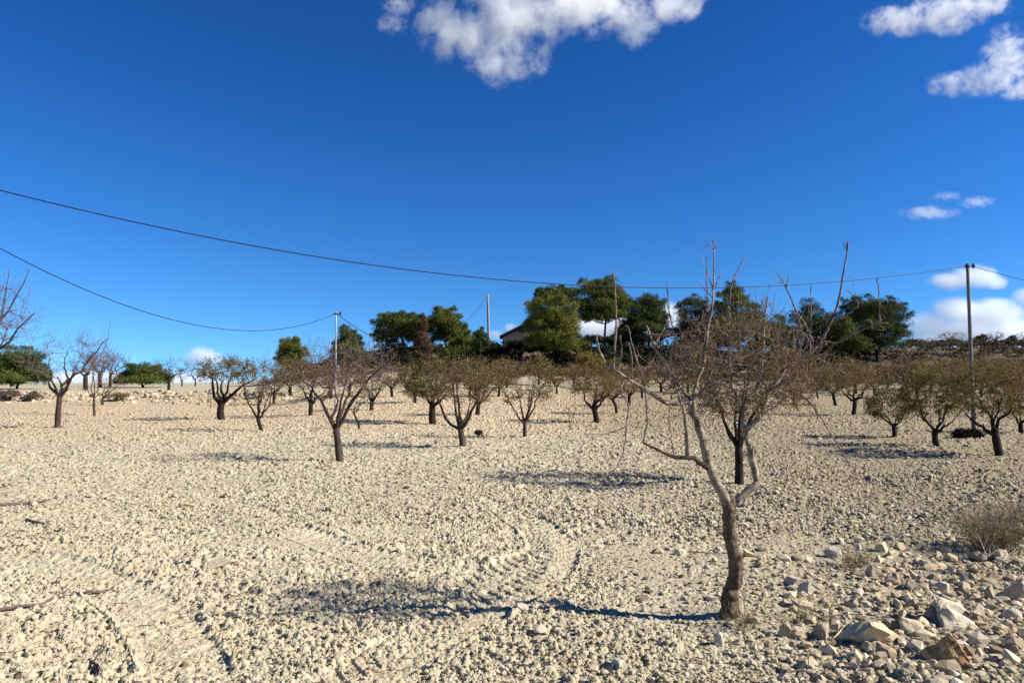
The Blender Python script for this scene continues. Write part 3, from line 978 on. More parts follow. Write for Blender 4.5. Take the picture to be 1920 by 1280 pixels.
ALM = [
    # label, trunk px, limbs, crown, width, style, leaves, leafmat, dense, bark, sprouts
    ("bare grey almond at the left with a slim straight trunk and wide twiggy crown", [(108, 803), (109, 775), (112, 744)],
     [[(112, 744), (100, 735), (92, 722), (86, 708), (62, 690), (42, 670)], [(112, 742), (115, 728), (114, 716), (100, 704)],
      [(113, 743), (124, 728), (131, 708), (150, 698), (168, 676), (182, 655), (205, 632)], [(116, 722), (126, 712), (122, 690), (126, 655)]],
     (130, 672, 92, 44), 11, 'twig', 0, 'leaf', 1.15, 'bark', 24),
    ("thin young bare almond just right of the slim straight one, tall upright shoot", [(177, 779), (176, 762), (176, 746)],
     [[(176, 746), (168, 736), (160, 730)], [(176, 746), (186, 738), (200, 737), (212, 715)], [(177, 746), (172, 720), (179, 690), (200, 640), (207, 601)]],
     (190, 690, 42, 52), 5, 'twig', 0, 'leaf', 0.6, 'bark', 10),
    ("short dark almond stub tree behind the thin young one on the terrace edge", [(192, 760), (192, 748)], 3, (205, 715, 30, 30), 6, 'twig', 0, 'leaf', 0.5, 'bark', 5),
    ("leftmost of three bare almonds with touching crowns on the left terrace", [(160, 731), (160, 703)], 4, (160, 682, 30, 20), 9, 'twig_red', 0, 'leaf', 0.9, 'bark_dark', 8),
    ("middle of three bare almonds with touching crowns on the left terrace", [(187, 726), (187, 700)], 4, (190, 680, 30, 19), 8, 'twig_red', 0, 'leaf', 0.9, 'bark_dark', 8),
    ("rightmost of three bare almonds with touching crowns on the left terrace", [(206, 725), (207, 703)], 4, (216, 680, 30, 18), 6, 'twig_red', 0, 'leaf', 0.9, 'bark_dark', 8),
    ("dark almond with pale bent branch at the far left edge before the dark shrubs", [(23, 724), (21, 704)], 3, (14, 680, 40, 25), 8, 'twig', 0, 'leaf', 0.7, 'bark_dark', 4),
    ("bare dark almond beside the round green shrub on the left horizon", [(316, 734), (317, 708)], 4, (322, 688, 38, 19), 6, 'twig_red', 0, 'leaf', 0.9, 'bark_dark', 12),
    ("tiny far almond on the left horizon, nearest the bare dark one", [(341, 724), (341, 714)], 3, (344, 700, 17, 12), 3, 'twig_red', 0, 'leaf', 0.4, 'bark_dark', 3),
    ("tiny far almond on the left horizon, beside the thick olive tree", [(366, 724), (366, 712)], 3, (366, 700, 15, 12), 3, 'twig_red', 0, 'leaf', 0.4, 'bark_dark', 3),
    ("thick black trunked almond with three twisted limbs and olive leaves", [(415, 787), (413, 772), (415, 758)],
     [[(413, 758), (402, 742), (399, 722), (396, 706), (376, 702)], [(415, 757), (421, 745), (414, 732), (418, 716), (412, 706)],
      [(417, 757), (432, 742), (448, 728), (465, 718), (480, 708)]], (424, 694, 62, 26), 14, 'twig_red', 1500, 'leaf', 1.1, 'bark_dark', 20),
    ("slender almond leaning left with three thin limbs, right of the thick black one", [(491, 809), (487, 797), (484, 786)],
     [[(483, 786), (470, 765), (460, 742), (455, 718)], [(484, 786), (484, 765), (486, 740), (483, 715)], [(486, 785), (495, 767), (498, 750), (515, 742)]],
     (492, 712, 46, 42), 8, 'twig_red', 260, 'leaf', 0.9, 'bark_dark', 16),
    ("small almond behind the slender leaning one", [(513, 757), (513, 738)], 4, (520, 706, 42, 30), 6, 'twig_red', 300, 'leaf', 0.9, 'bark_dark', 10),
    ("dark almond directly left of the nearest mid field tree", [(582, 779), (583, 755)],
     [[(582, 757), (573, 740), (566, 718)], [(584, 757), (600, 742), (615, 725)], [(583, 756), (585, 738), (588, 715)]],
     (588, 700, 52, 38), 9, 'twig_red', 350, 'leaf_brown', 1.1, 'bark_dark', 14),
    ("wide bare almond in front of the white metal pole, open vase of grey limbs", [(637, 865), (634, 835), (630, 803)],
     [[(628, 803), (618, 785), (608, 765), (602, 750), (590, 735), (570, 715), (552, 688)], [(629, 801), (622, 782), (631, 759), (630, 737), (620, 715)],
      [(632, 802), (642, 788), (650, 770), (657, 755), (670, 743), (684, 718), (705, 697), (742, 665)], [(602, 750), (614, 742), (623, 726), (627, 690)]],
     (650, 694, 94, 58), 15, 'twig', 120, 'leaf_brown', 1.35, 'bark', 26),
    ("small dark sapling leaning left, right of the wide bare almond", [(673, 804), (672, 793), (663, 774)],
     [[(663, 774), (668, 764), (688, 748)], [(663, 774), (655, 765), (652, 750)], [(664, 774), (676, 760), (700, 742)]], (678, 748, 26, 18), 4, 'twig', 0, 'leaf', 0.3, 'bark_dark', 3),
    ("small almond with knobbly trunk behind the leaning sapling", [(696, 769), (697, 752)], 4, (700, 718, 38, 30), 9, 'twig_red', 300, 'leaf', 0.9, 'bark_dark', 8),
    ("small almond behind and left of the leafy thick trunked one", [(778, 756), (778, 740)], 4, (772, 712, 34, 26), 7, 'twig_red', 700, 'leaf', 0.8, 'bark_dark', 6),
    ("leafy olive green almond with a thick black trunk left of the tall leaning one", [(811, 795), (810, 775), (811, 757)],
     [[(808, 757), (795, 742), (780, 728)], [(811, 757), (816, 738), (820, 715)], [(814, 758), (828, 750), (842, 736)]],
     (800, 716, 58, 42), 14, 'twig_red', 2600, 'leaf_green', 1.0, 'bark_dark', 10),
    ("tall leaning almond in mid field with one long limb bent to the left", [(868, 839), (866, 822), (863, 804)],
     [[(861, 804), (845, 795), (833, 780), (826, 762), (818, 735), (808, 715), (797, 692), (790, 664)], [(863, 803), (861, 780), (860, 750), (857, 722)],
      [(866, 803), (878, 785), (887, 763), (897, 735), (910, 700)], [(864, 800), (874, 780), (882, 745)]],
     (868, 716, 74, 52), 13, 'twig_red', 1700, 'leaf', 1.25, 'bark', 22),
    ("almond with dark crooked trunk behind the tall leaning one", [(895, 779), (897, 757)], 4, (912, 712, 46, 34), 9, 'twig_red', 900, 'leaf', 1.0, 'bark_dark', 10),
    ("slim fan shaped almond with four even limbs in the middle of the field", [(984, 821), (984, 806), (984, 792)],
     [[(982, 792), (970, 777), (957, 755), (948, 738)], [(983, 791), (978, 767), (972, 735), (968, 710)], [(985, 791), (994, 776), (1004, 755), (1015, 728), (1030, 705)], [(984, 791), (990, 765), (993, 730)]],
     (990, 722, 58, 45), 8, 'twig_red', 900, 'leaf', 1.05, 'bark', 16),
    ("thin bare staked sapling right of the slim fan shaped almond", [(1069, 808), (1069, 790)], 3, (1069, 772, 12, 14), 2, 'twig', 0, 'leaf', 0.2, 'bark', 3),
    ("small far almond in the centre before the dark bank", [(1044, 739), (1044, 724)], 3, (1042, 704, 28, 20), 4, 'twig_red', 450, 'leaf', 0.7, 'bark_dark', 6),
    ("small far almond at the top of the field right of centre", [(1075, 726), (1076, 712)], 3, (1078, 697, 26, 16), 5, 'twig_red', 350, 'leaf', 0.7, 'bark_dark', 6),
    ("golden green rounded almond at the top of the field under the big pine", [(1101, 712), (1101, 697)], 4, (1104, 678, 26, 19), 5, 'twig_red', 2200, 'leaf_gold', 0.7, 'bark_dark', 2),
    ("almond with black crooked limbs left of the big foreground tree", [(1119, 792), (1117, 778), (1114, 766)],
     [[(1112, 766), (1098, 752), (1096, 736), (1086, 728)], [(1114, 766), (1117, 752), (1130, 744), (1134, 732)], [(1117, 767), (1130, 752), (1142, 738), (1150, 728)]],
     (1120, 718, 52, 34), 11, 'twig_red', 1100, 'leaf', 1.0, 'bark_dark', 12),
    ("small leaning almond behind the left branches of the big foreground tree", [(1156, 776), (1154, 760), (1148, 748)], 3, (1152, 722, 30, 28), 6, 'twig_red', 420, 'leaf', 0.8, 'bark_dark', 6),
    ("almond half hidden by the left branches of the big foreground tree", [(1180, 760), (1180, 742)], 4, (1182, 712, 36, 30), 7, 'twig_red', 420, 'leaf', 0.9, 'bark_dark', 8),
    ("far almond in the gap above the left limb of the big foreground tree", [(1204, 746), (1204, 732)], 3, (1205, 708, 30, 24), 5, 'twig_red', 420, 'leaf', 0.8, 'bark_dark', 6),
    ("leafy dark trunked almond standing right behind the big foreground tree", [(1386, 910), (1386, 875), (1385, 840)],
     [[(1384, 840), (1370, 815), (1358, 790), (1345, 755), (1325, 715)], [(1385, 838), (1378, 800), (1380, 760), (1372, 705)],
      [(1387, 838), (1400, 800), (1420, 765), (1448, 725), (1470, 700)], [(1386, 838), (1390, 790), (1400, 730), (1410, 680)]],
     (1392, 700, 128, 112), 17, 'twig_red', 4200, 'leaf', 2.2, 'bark_dark', 30),
    ("far almond seen through the right branches of the big foreground tree", [(1525, 731), (1525, 718)], 3, (1526, 700, 28, 18), 5, 'twig_red', 420, 'leaf', 0.7, 'bark_dark', 6),
    ("small almond right of the big foreground tree, trunk tilted left", [(1534, 747), (1531, 733)], 3, (1532, 710, 30, 22), 4, 'twig_red', 400, 'leaf', 0.8, 'bark_dark', 6),
    ("almond with black tilted trunk at the end of the big tree's drooping branch", [(1567, 761), (1564, 748), (1562, 738)], 4, (1562, 712, 38, 28), 7, 'twig_red', 600, 'leaf', 0.9, 'bark_dark', 8),
    ("almond with forked black trunk and flat crown in the right mid field", [(1600, 780), (1602, 765), (1603, 750)],
     [[(1600, 750), (1590, 744), (1580, 734), (1574, 725)], [(1603, 748), (1600, 738), (1602, 726)], [(1605, 750), (1614, 738), (1622, 730)]], (1602, 716, 42, 26), 9, 'twig_red', 450, 'leaf', 0.9, 'bark_dark', 8),
    ("small black limbed almond high on the right by the scrub bank", [(1665, 726), (1665, 712)],
     [[(1664, 713), (1652, 702), (1642, 692)], [(1665, 712), (1676, 704), (1680, 694)], [(1665, 712), (1666, 700)]], (1662, 692, 28, 18), 6, 'twig_red', 160, 'leaf', 0.6, 'bark_dark', 4),
    ("smallest of the leafy round almonds at the right", [(1677, 821), (1677, 810), (1676, 800)],
     [[(1675, 800), (1664, 782), (1655, 768)], [(1678, 800), (1690, 785), (1700, 775)], [(1676, 800), (1681, 780)]], (1668, 758, 50, 36), 9, 'twig_red', 2000, 'leaf_green', 0.9, 'bark_dark', 6),
    ("leafy round almond between the smallest one and the tall pole at right", [(1757, 838), (1753, 822), (1753, 808)],
     [[(1751, 808), (1740, 792), (1722, 780)], [(1754, 808), (1760, 785), (1760, 765)], [(1756, 810), (1772, 800), (1788, 785)]], (1752, 740, 66, 52), 12, 'twig_red', 3600, 'leaf_green', 1.2, 'bark_dark', 8),
    ("largest leafy almond in front of the tall pole at right", [(1874, 855), (1869, 832), (1866, 812)],
     [[(1862, 813), (1840, 800), (1822, 787), (1806, 772)], [(1865, 812), (1862, 790), (1860, 765)], [(1869, 812), (1873, 787), (1890, 775), (1900, 750)]],
     (1872, 730, 86, 62), 16, 'twig_red', 4600, 'leaf', 1.4, 'bark_dark', 14),
    ("leafy almond cut by the right edge, behind the largest one", [(1915, 812), (1913, 795)], 4, (1915, 745, 48, 42), 9, 'twig_red', 1400, 'leaf', 0.9, 'bark_dark', 6),
    ("bare almond whose branches reach in from beyond the left edge", [(-85, 842), (-80, 800), (-72, 760)],
     [[(-72, 760), (-45, 700), (0, 652), (25, 635), (42, 606), (67, 583)], [(-70, 755), (-40, 660), (0, 600), (25, 566), (40, 535), (55, 503)],
      [(-74, 757), (-120, 690), (-160, 620)], [(-45, 700), (-10, 625), (10, 560), (18, 505)]],
     (-50, 600, 122, 82), 16, 'twig', 0, 'leaf', 1.5, 'bark', 22),
]
for i, (lb, tr, lm, cr, tw, stl, lv, lfm, den, bk, sp) in enumerate(ALM):
    yo = None
    almond(lb, tr, lm, cr, tw, stl, lv, lfm, i, den, bk, sp)

# rows of further almonds, small in the picture, each with its own place
FAR = [(545, 742, 40, "left"), (620, 748, 40, "left"), (655, 742, 36, "left"), (735, 744, 38, "left"), (850, 735, 34, "mid"), (880, 742, 36, "mid"),
       (935, 744, 38, "mid"), (950, 728, 32, "mid"), (1010, 722, 30, "mid"), (1145, 730, 32, "mid"), (1240, 735, 34, "mid"), (1290, 738, 34, "mid"),
       (1330, 728, 30, "mid"), (1440, 745, 36, "mid"), (1480, 735, 32, "mid"), (1490, 756, 36, "mid"), (1605, 738, 34, "right"), (1640, 742, 34, "right"), (1720, 748, 38, "right"), (1790, 752, 38, "right"), (1840, 745, 36, "right"), (1580, 728, 34, "right"), (1700, 730, 36, "right"), (1745, 732, 34, "right"), (1775, 736, 36, "right"), (1815, 734, 36, "right"), (1860, 736, 38, "right"), (1895, 738, 38, "right")]
FL = {"left": ("far brown almond in the crowded rows behind the wide bare almond", "far almonds behind the wide bare one"),
      "mid": ("far brown almond in the crowded rows below the dark bank", "far almonds below the dark bank"),
      "right": ("far brown almond in the crowded rows behind the leafy round almonds", "far almonds behind the leafy round ones")}
for i, (px, py, rx, side) in enumerate(FAR):
    q = np.random.default_rng(900 + i)
    almond(FL[side][0], [(px, py), (px + q.uniform(-2, 2), py - rx * 0.45)], 4, (px, py - rx * 1.12, rx * q.uniform(0.9, 1.15), rx * 0.68), rx * 0.17, 'twig_red',
           int(q.uniform(300, 900)), str(q.choice(['leaf', 'leaf_brown', 'leaf'])), 100 + i, 0.75, 'bark_dark', 6, FL[side][1])


# ------------------------------------------------------------------ the near almond
def hero():
    rng = np.random.default_rng(77)
    base = hit(1366, 1150)
    D = base[1]
    root = thing("almond_tree", "big bare almond tree in the foreground with bent trunk and spiky shoots", "almond tree", base, "almond trees of the orchard")
    P = lambda pts, y0=0.0, y1=0.0: np.array([at(p[0], p[1], D + y0 + (y1 - y0) * (i / max(len(pts) - 1, 1))) for i, p in enumerate(pts)])
    px = D / F
    tr = P([(1365, 1168), (1367, 1149), (1369.5, 1112), (1379, 1081), (1379, 1049), (1371.5, 1022), (1367.5, 991), (1366, 956), (1367, 944), (1368, 934)])
    K = 110
    c = catmull(tr, K)
    t = np.linspace(0, 1, K)
    r = np.interp(t, [0, 0.08, 0.16, 0.3, 0.45, 0.7, 0.9, 1], [24, 19, 15.5, 13.5, 12.8, 11.4, 11.8, 10.5]) * px
    r = r * (1 + 0.05 * np.sin(t * 61) * np.sin(t * 23 + 1) + rng.normal(0, 0.012, K))
    m = MB()
    m.tubes(c, r, 28)
    Vt = m.V[0]
    ang = Vt[:-1].reshape(K, 28, 3) - c[:, None, :]
    hh = np.repeat(t[:, None] * 34, 28, 1)
    aa = np.repeat(np.arange(28)[None] / 28.0 * 9, K, 0)
    aa = np.abs(aa - 4.5)
    nn = (vnoise(hh * 1.1, aa * 0.9, 61) - 0.5) * 0.24 + (vnoise(hh * 1.5, aa * 3.2, 62) - 0.5) * 0.16 + (vnoise(hh * 0.5, aa * 0.5, 63) - 0.5) * 0.25
    m.V[0][:-1] = (c[:, None, :] + ang * (1 + nn)[..., None]).reshape(-1, 3)
    for a, s in ((0.62, 0.9), (0.8, 0.7), (0.36, 0.8)):       # knots
        k = int(a * K)
        an = rng.uniform(3.6, 5.8)
        o = c[k] + np.array([math.cos(an), math.sin(an), 0]) * r[k] * 0.75
        V = ICO2[0] * np.array([1, 1, 0.8]) * r[k] * 0.42 * s + o
        m.add(V, None, ICO2[1])
    m.build("trunk", M['bark_hero'], root, base, True)
    sk = Skel()

    def limb(pts, y0, y1, w0, w1, name="limb", mt='limb_hero', sides=9, K=28, lo=0.15, knob=0):
        c = catmull(P(pts, y0, y1), K)
        c[1:-1] += rng.normal(0, 0.0025, (K - 2, 3))
        t = np.linspace(0, 1, K)
        r = (w0 + (w1 - w0) * t ** 0.8) * px / 2 * (1 + rng.normal(0, 0.05, K))
        q = MB()
        q.tubes(c, r, sides)
        for _ in range(knob):
            k = rng.integers(2, K - 2)
            v = rng.normal(size=3)
            v /= np.linalg.norm(v)
            q.add(ICO1[0] * r[k] * rng.uniform(0.55, 0.8) + c[k] + v * r[k] * 0.75, None, ICO1[1])
        sk.add(c, r, lo)
        return q

    parts = []
    A = limb([(1367, 946), (1361, 936), (1342, 901), (1330, 874), (1319, 831), (1309, 796), (1300, 775), (1295, 752)], 0, -0.12, 19, 13, knob=5)
    A.build("limb", M['limb_hero'], root, base, True)
    A1 = limb([(1297, 758), (1288, 754), (1274, 756), (1252, 755), (1227, 742), (1205, 727), (1183, 714), (1157, 696), (1135, 681), (1123, 654), (1118, 628)], -0.12, -0.38, 11, 3.2, knob=4)
    A1.build("limb", M['limb_hero'], root, base, True)
    B = limb([(1369, 944), (1377, 944), (1389, 934), (1412, 912), (1420, 902), (1412, 870), (1405, 838), (1399, 811), (1407, 797), (1425, 782), (1434, 760), (1442, 737), (1458, 715), (1477, 691), (1513, 669), (1535, 647)], 0, 0.18, 17, 5, K=44, knob=7)
    B.build("limb", M['limb_hero'], root, base, True)
    Lw = limb([(1326, 876), (1312, 866), (1298, 859), (1278, 858), (1256, 854), (1234, 843), (1207, 830)], -0.08, -0.35, 10.5, 4, knob=5)
    Lw.build("limb", M['bark'], root, base, True)
    St = limb([(1290, 858), (1288, 846), (1288, 816), (1284, 779), (1279, 758), (1268, 725)], -0.16, -0.3, 9, 3.5, K=16, knob=2)
    St.build("limb", M['limb_hero'], root, base, True)
    C2 = limb([(1404, 834), (1396, 812), (1392, 785), (1384, 755), (1372, 720), (1362, 690)], 0.05, 0.30, 10, 4, K=20, knob=3)
    C2.build("limb", M['limb_hero'], root, base, True)
    C3 = limb([(1424, 784), (1420, 760), (1418, 730), (1428, 690), (1432, 636), (1436, 577), (1440, 556)], 0.08, -0.18, 8, 2.2, K=24, knob=2)
    C3.build("limb", M['limb_hero'], root, base, True)
    A2 = limb([(1296, 756), (1284, 738), (1267, 718), (1256, 694), (1238, 672), (1224, 640), (1212, 610)], -0.12, 0.25, 8, 2.6, K=22, knob=2)
    A2.build("limb", M['limb_hero'], root, base, True)
    A3 = limb([(1296, 755), (1302, 738), (1308, 712), (1319, 680), (1324, 636), (1333, 584), (1338, 540), (1339, 500), (1338, 452)], -0.12, 0.02, 9, 1.8, K=30, knob=2)
    A3.build("limb", M['limb_hero'], root, base, True)
    cb = MB()
    shoots = []

    def shoot(pts, y0, y1, w0, w1, K=14):
        c = catmull(P(pts, y0, y1), K)
        c[1:-1] += rng.normal(0, 0.002, (K - 2, 3))
        r = np.linspace(w0, w1, K) * px / 2
        cb.tubes(c, r, 5)
        shoots.append((c, r))
        sk.add(c, r, 0.1)

    shoot([(1150, 692), (1153, 650), (1156, 606), (1154, 558), (1151, 518), (1148, 512)], -0.34, -0.30, 5, 2.2)
    shoot([(1151, 520), (1155, 507)], -0.30, -0.29, 2.2, 1.6, 4)
    shoot([(1159, 694), (1166, 658), (1163, 634)], -0.33, -0.36, 3.6, 1.6)
    shoot([(1184, 714), (1186, 680), (1182, 655), (1178, 640)], -0.28, -0.36, 3.2, 1.5)
    shoot([(1210, 730), (1200, 694), (1186, 648), (1178, 612)], -0.25, -0.05, 3.8, 1.5)
    shoot([(1172, 709), (1165, 727), (1166, 742), (1178, 758), (1174, 797), (1172, 834), (1159, 871), (1136, 895)], -0.30, -0.5, 3.4, 1.3, 22)
    shoot([(1174, 800), (1140, 812), (1098, 814)], -0.38, -0.42, 2.2, 1.0)
    shoot([(1207, 830), (1210, 810), (1214, 783), (1211, 742), (1204, 700), (1190, 665)], -0.35, -0.30, 3.6, 1.3, 16)
    shoot([(1263, 855), (1258, 820), (1254, 780), (1256, 750)], -0.22, -0.3, 2.6, 1.2)
    shoot([(1557, 606), (1572, 566), (1583, 503), (1590, 456)], 0.16, 0.12, 5.5, 2.4)
    shoot([(1535, 647), (1546, 628), (1557, 606)], 0.18, 0.16, 7, 5.4)
    shoot([(1586, 466), (1591, 450), (1594, 452)], 0.12, 0.11, 2.2, 1.4, 4)
    shoot([(1588, 470), (1580, 452)], 0.12, 0.12, 1.8, 1.2, 4)
    shoot([(1524, 640), (1512, 612), (1495, 584), (1473, 537), (1458, 513)], 0.14, -0.05, 4.6, 2.0)
    shoot([(1474, 540), (1479, 512)], -0.05, -0.06, 2, 1.2, 4)
    shoot([(1470, 531), (1459, 530)], -0.05, -0.06, 2, 1.2, 4)
    shoot([(1519, 660), (1520, 620), (1521, 577), (1520, 536)], 0.16, 0.22, 4, 1.7)
    shoot([(1436, 580), (1424, 562)], -0.18, -0.2, 2, 1.2, 4)
    shoot([(1438, 575), (1455, 564)], -0.18, -0.16, 2, 1.2, 4)
    shoot([(1372, 720), (1368, 660), (1368, 590), (1372, 533), (1385, 503), (1396, 484)], 0.2, 0.28, 4.5, 2.0, 18)
    shoot([(1320, 640), (1326, 580), (1325, 520), (1324, 478)], -0.06, 0.08, 3.4, 1.5)
    shoot([(1338, 545), (1325, 505)], 0.0, 0.0, 2.4, 1.4, 5)
    shoot([(1339, 545), (1352, 512)], 0.0, 0.03, 2.4, 1.4, 5)
    shoot([(1339, 470), (1347, 460)], 0.02, 0.03, 1.8, 1.2, 4)
    shoot([(1339, 468), (1328, 462)], 0.02, 0.0, 1.8, 1.2, 4)
    shoot([(1338, 455), (1334, 449)], 0.02, 0.0, 1.8, 1.4, 4)
    shoot([(1337, 560), (1310, 530)], 0.0, -0.05, 2.2, 1.2, 5)
    shoot([(1447, 724), (1491, 735), (1521, 757), (1539, 783), (1557, 812), (1576, 841), (1594, 871), (1623, 893)], 0.1, -0.25, 5, 1.2, 24)
    shoot([(1545, 640), (1580, 640), (1625, 600), (1642, 617)], 0.18, 0.1, 3, 1.6)
    shoot([(1557, 606), (1609, 573), (1587, 542)], 0.16, 0.10, 2.8, 1.6)
    shoot([(1650, 612), (1649, 590), (1648, 543), (1644, 522)], 0.10, 0.08, 3, 1.8)
    shoot([(1575, 640), (1610, 622), (1636, 610), (1665, 606)], 0.18, 0.08, 3, 2)
    shoot([(1513, 668), (1545, 676), (1560, 690), (1585, 690)], 0.16, 0.05, 3.4, 1.4)
    shoot([(1295, 752), (1310, 740), (1340, 745), (1375, 760)], -0.12, -0.25, 3.8, 1.5)
    shoot([(1268, 720), (1240, 700), (1214, 690)], 0.0, 0.1, 3, 1.4)
    shoot([(1212, 628), (1240, 628), (1262, 628), (1290, 622), (1325, 624), (1338, 629)], 0.2, 0.05, 4.4, 2.4, 16)
    shoot([(1362, 632), (1378, 622), (1412, 622), (1440, 634), (1480, 655)], -0.1, -0.25, 4.4, 2.0, 16)
    shoot([(1224, 642), (1232, 640), (1248, 610), (1255, 580), (1250, 528)], 0.2, 0.28, 3, 1.4)
    shoot([(1256, 694), (1290, 688), (1305, 665)], 0.1, 0.15, 3, 1.5)
    shoot([(1310, 745), (1325, 718), (1336, 690), (1342, 656)], -0.12, -0.2, 5, 2.2)
    shoot([(1300, 690), (1268, 640), (1256, 590), (1252, 560), (1250, 540)], 0.0, 0.12, 3, 1.3)
    shoot([(1440, 735), (1470, 712), (1480, 688), (1472, 640), (1480, 600)], 0.05, -0.15, 4, 1.6)
    # random secondary branches and twigs that fill the crown
    fb = MB()
    Cc = at(1378, 688, D)
    Rc = np.array([185 * px, 0.55, 112 * px])
    B2, r2 = attach(crown_points(80, Cc, Rc * 0.9, rng, 0.15, -0.75), sk, rng, 7, 0.45, 0.2, 0.7, 0.0058, 0.0022, 0.05)
    cb.tubes(B2, r2, 5)
    s2 = Skel()
    s2.add(B2, r2, 0.25)
    s2.P += sk.P; s2.D += sk.D; s2.R += sk.R
    B3, r3 = attach(crown_points(380, Cc, Rc, rng, 0.1, -0.8), s2, rng, 6, 0.4, 0.12, 0.7, 0.0042, 0.0016, 0.06)
    fb.tubes(B3, r3, 4)
    s3 = Skel()
    s3.add(B3, r3, 0.2)
    s3.add(B2, r2, 0.4)
    B4, r4 = twigs(s3, 650, rng, 4, 0.04, 0.18, 0.0025, 0.0013, Cc, 0.5)
    fb.tubes(B4, r4, 3)
    for c, r in shoots:
        s3.add(c, r, 0.3)
    B6, r6 = twigs(s3, 130, rng, 4, 0.05, 0.2, 0.0026, 0.0013, Cc, 0.9)
    cb.tubes(B6, r6, 3)
    # short spurs and buds along the shoots
    s4 = Skel()
    for c, r in shoots:
        s4.add(c, r, 0.2)
    s4.add(B3, r3, 0.3)
    B5, r5 = twigs(s4, 760, rng, 3, 0.008, 0.028, 0.0028, 0.0024, Cc, 0.2, 1.2)
    cb.tubes(B5, r5, 4)
    cr = cb.build("crown", M['twig_hero'], root, base, True)
    fb.build("twigs", M['twig_fine'], cr, base, True)
    s3.add(B4, r4, 0.3)
    PP, _, _ = s3.get()
    PP = PP[PP[:, 2] < at(1370, 560, D)[2]]
    C = PP[rng.integers(0, len(PP), 330)]
    V, Q = leaf_quads(C, 0.05, 0.015, rng, 0.9)
    lf = mesh_obj("leaves", V, Q, M['leaf'], cr, False, base)


hero()

# ------------------------------------------------------------------ pines, shrubs, scrub
def clumps(blobs, d, n, ln, wd, rng, sub=26, depth=1.0):
    """needle or leaf tufts gathered in clumps over the surface of each blob; blobs in photograph pixels"""
    out_V, out_n = [], 0
    CC = []
    area = np.array([b[2] * b[3] for b in blobs], float)
    w = area / area.sum()
    for b, q in zip(blobs, w):
        cx, cy, rx, ry = b[:4]
        dd = d + (b[4] if len(b) > 4 else 0.0)
        pxm = dd / F
        c = at(cx, cy, dd)
        Rr = np.array([rx, rx * depth, ry]) * pxm
        ns = max(6, int(sub * q * len(blobs)))
        v = rng.normal(size=(ns, 3))
        v /= np.linalg.norm(v, axis=1, keepdims=True)
        v[:, 2] = np.where(v[:, 2] < -0.35, -v[:, 2] * 0.5, v[:, 2])
        sc = c + v * Rr * rng.uniform(0.45, 0.9, (ns, 1))
        sr = rng.uniform(0.15, 0.33, ns) * min(Rr[0], Rr[2]) * 1.15
        k = rng.integers(0, ns, max(20, int(n * q)))
        u = rng.normal(size=(len(k), 3))
        u /= np.linalg.norm(u, axis=1, keepdims=True)
        u[:, 2] *= 0.75
        CC.append(sc[k] + u * (sr[k] * rng.uniform(0.25, 1.08, len(k)) ** 0.6)[:, None])
    return leaf_quads(np.vstack(CC), ln, wd, rng, -0.35)


def pine(label, base, blobs, d, matn, n=9000, tw=5, seed=0, cat="pine tree", name="pine_tree", group="pines on the bank", trunk_to=None, ln=0.24, wd=0.036, sub=40):
    rng = np.random.default_rng(3000 + seed)
    pxm = d / F
    b = at(base[0], base[1], d)
    gz = float(H(np.array(b[0]), np.array(b[1])))
    b0 = np.array([b[0], b[1], gz])
    root = thing(name, label, cat, b0, group)
    blobs = [(q[0], q[1] + q[3] * 0.1, q[2] * 1.24, q[3] * 1.22) + tuple(q[4:]) for q in blobs]
    base_blobs = list(blobs)
    for q in base_blobs:
        for _ in range(4):
            an = rng.uniform(-0.6, 3.74)
            blobs.append((q[0] + math.cos(an) * q[2] * 0.9, q[1] - math.sin(an) * q[3] * 0.9, q[2] * rng.uniform(0.22, 0.42), q[3] * rng.uniform(0.22, 0.42), rng.uniform(-0.7, 0.7) * q[2] * pxm))
    for q in base_blobs:
        o = base_blobs[rng.integers(0, len(base_blobs))]
        blobs.append((q[0] * 0.6 + o[0] * 0.4, q[1] * 0.6 + o[1] * 0.4, q[2] * 0.8, q[3] * 0.8, rng.uniform(-1, 1) * q[2] * pxm))
    V, Q = clumps(blobs, d, int(n * 4.6), ln, wd, rng, sub)
    m = MB()
    cs = np.array([at(q[0], q[1], d + (q[4] if len(q) > 4 else 0)) for q in blobs])
    rx = np.array([q[3] for q in blobs]) * pxm
    top = cs[np.argmax(cs[:, 2])]
    low = cs[:, 2].min()
    mid = np.array([(b0[0] + top[0]) / 2 + 0.1, (b0[1] + top[1]) / 2, max((gz + top[2]) / 2, gz + 0.3)])
    tp = catmull(np.array([b0 - [0, 0, 0.15], b0 + (mid - b0) * 0.5, mid, top]), 12)
    r = np.linspace(tw * pxm / 2, tw * pxm / 7, 12)
    m.tubes(tp, r, 7)
    for c in cs[:len(base_blobs)]:
        k = np.argmin(np.abs(tp[:, 2] - (c[2] - 0.35 * (c[2] - gz) * 0.6)))
        a = tp[k]
        lp = catmull(np.array([a, a * 0.5 + c * 0.5 + [0, 0, -0.08], c]), 6)
        m.tubes(lp, np.linspace(r[k] * 0.6, 0.02, 6), 5)
    m.build("trunk", M['bark_dark'], root, b0, True)
    mesh_obj("crown", V, Q, M[matn], root, False, b0)
    return root


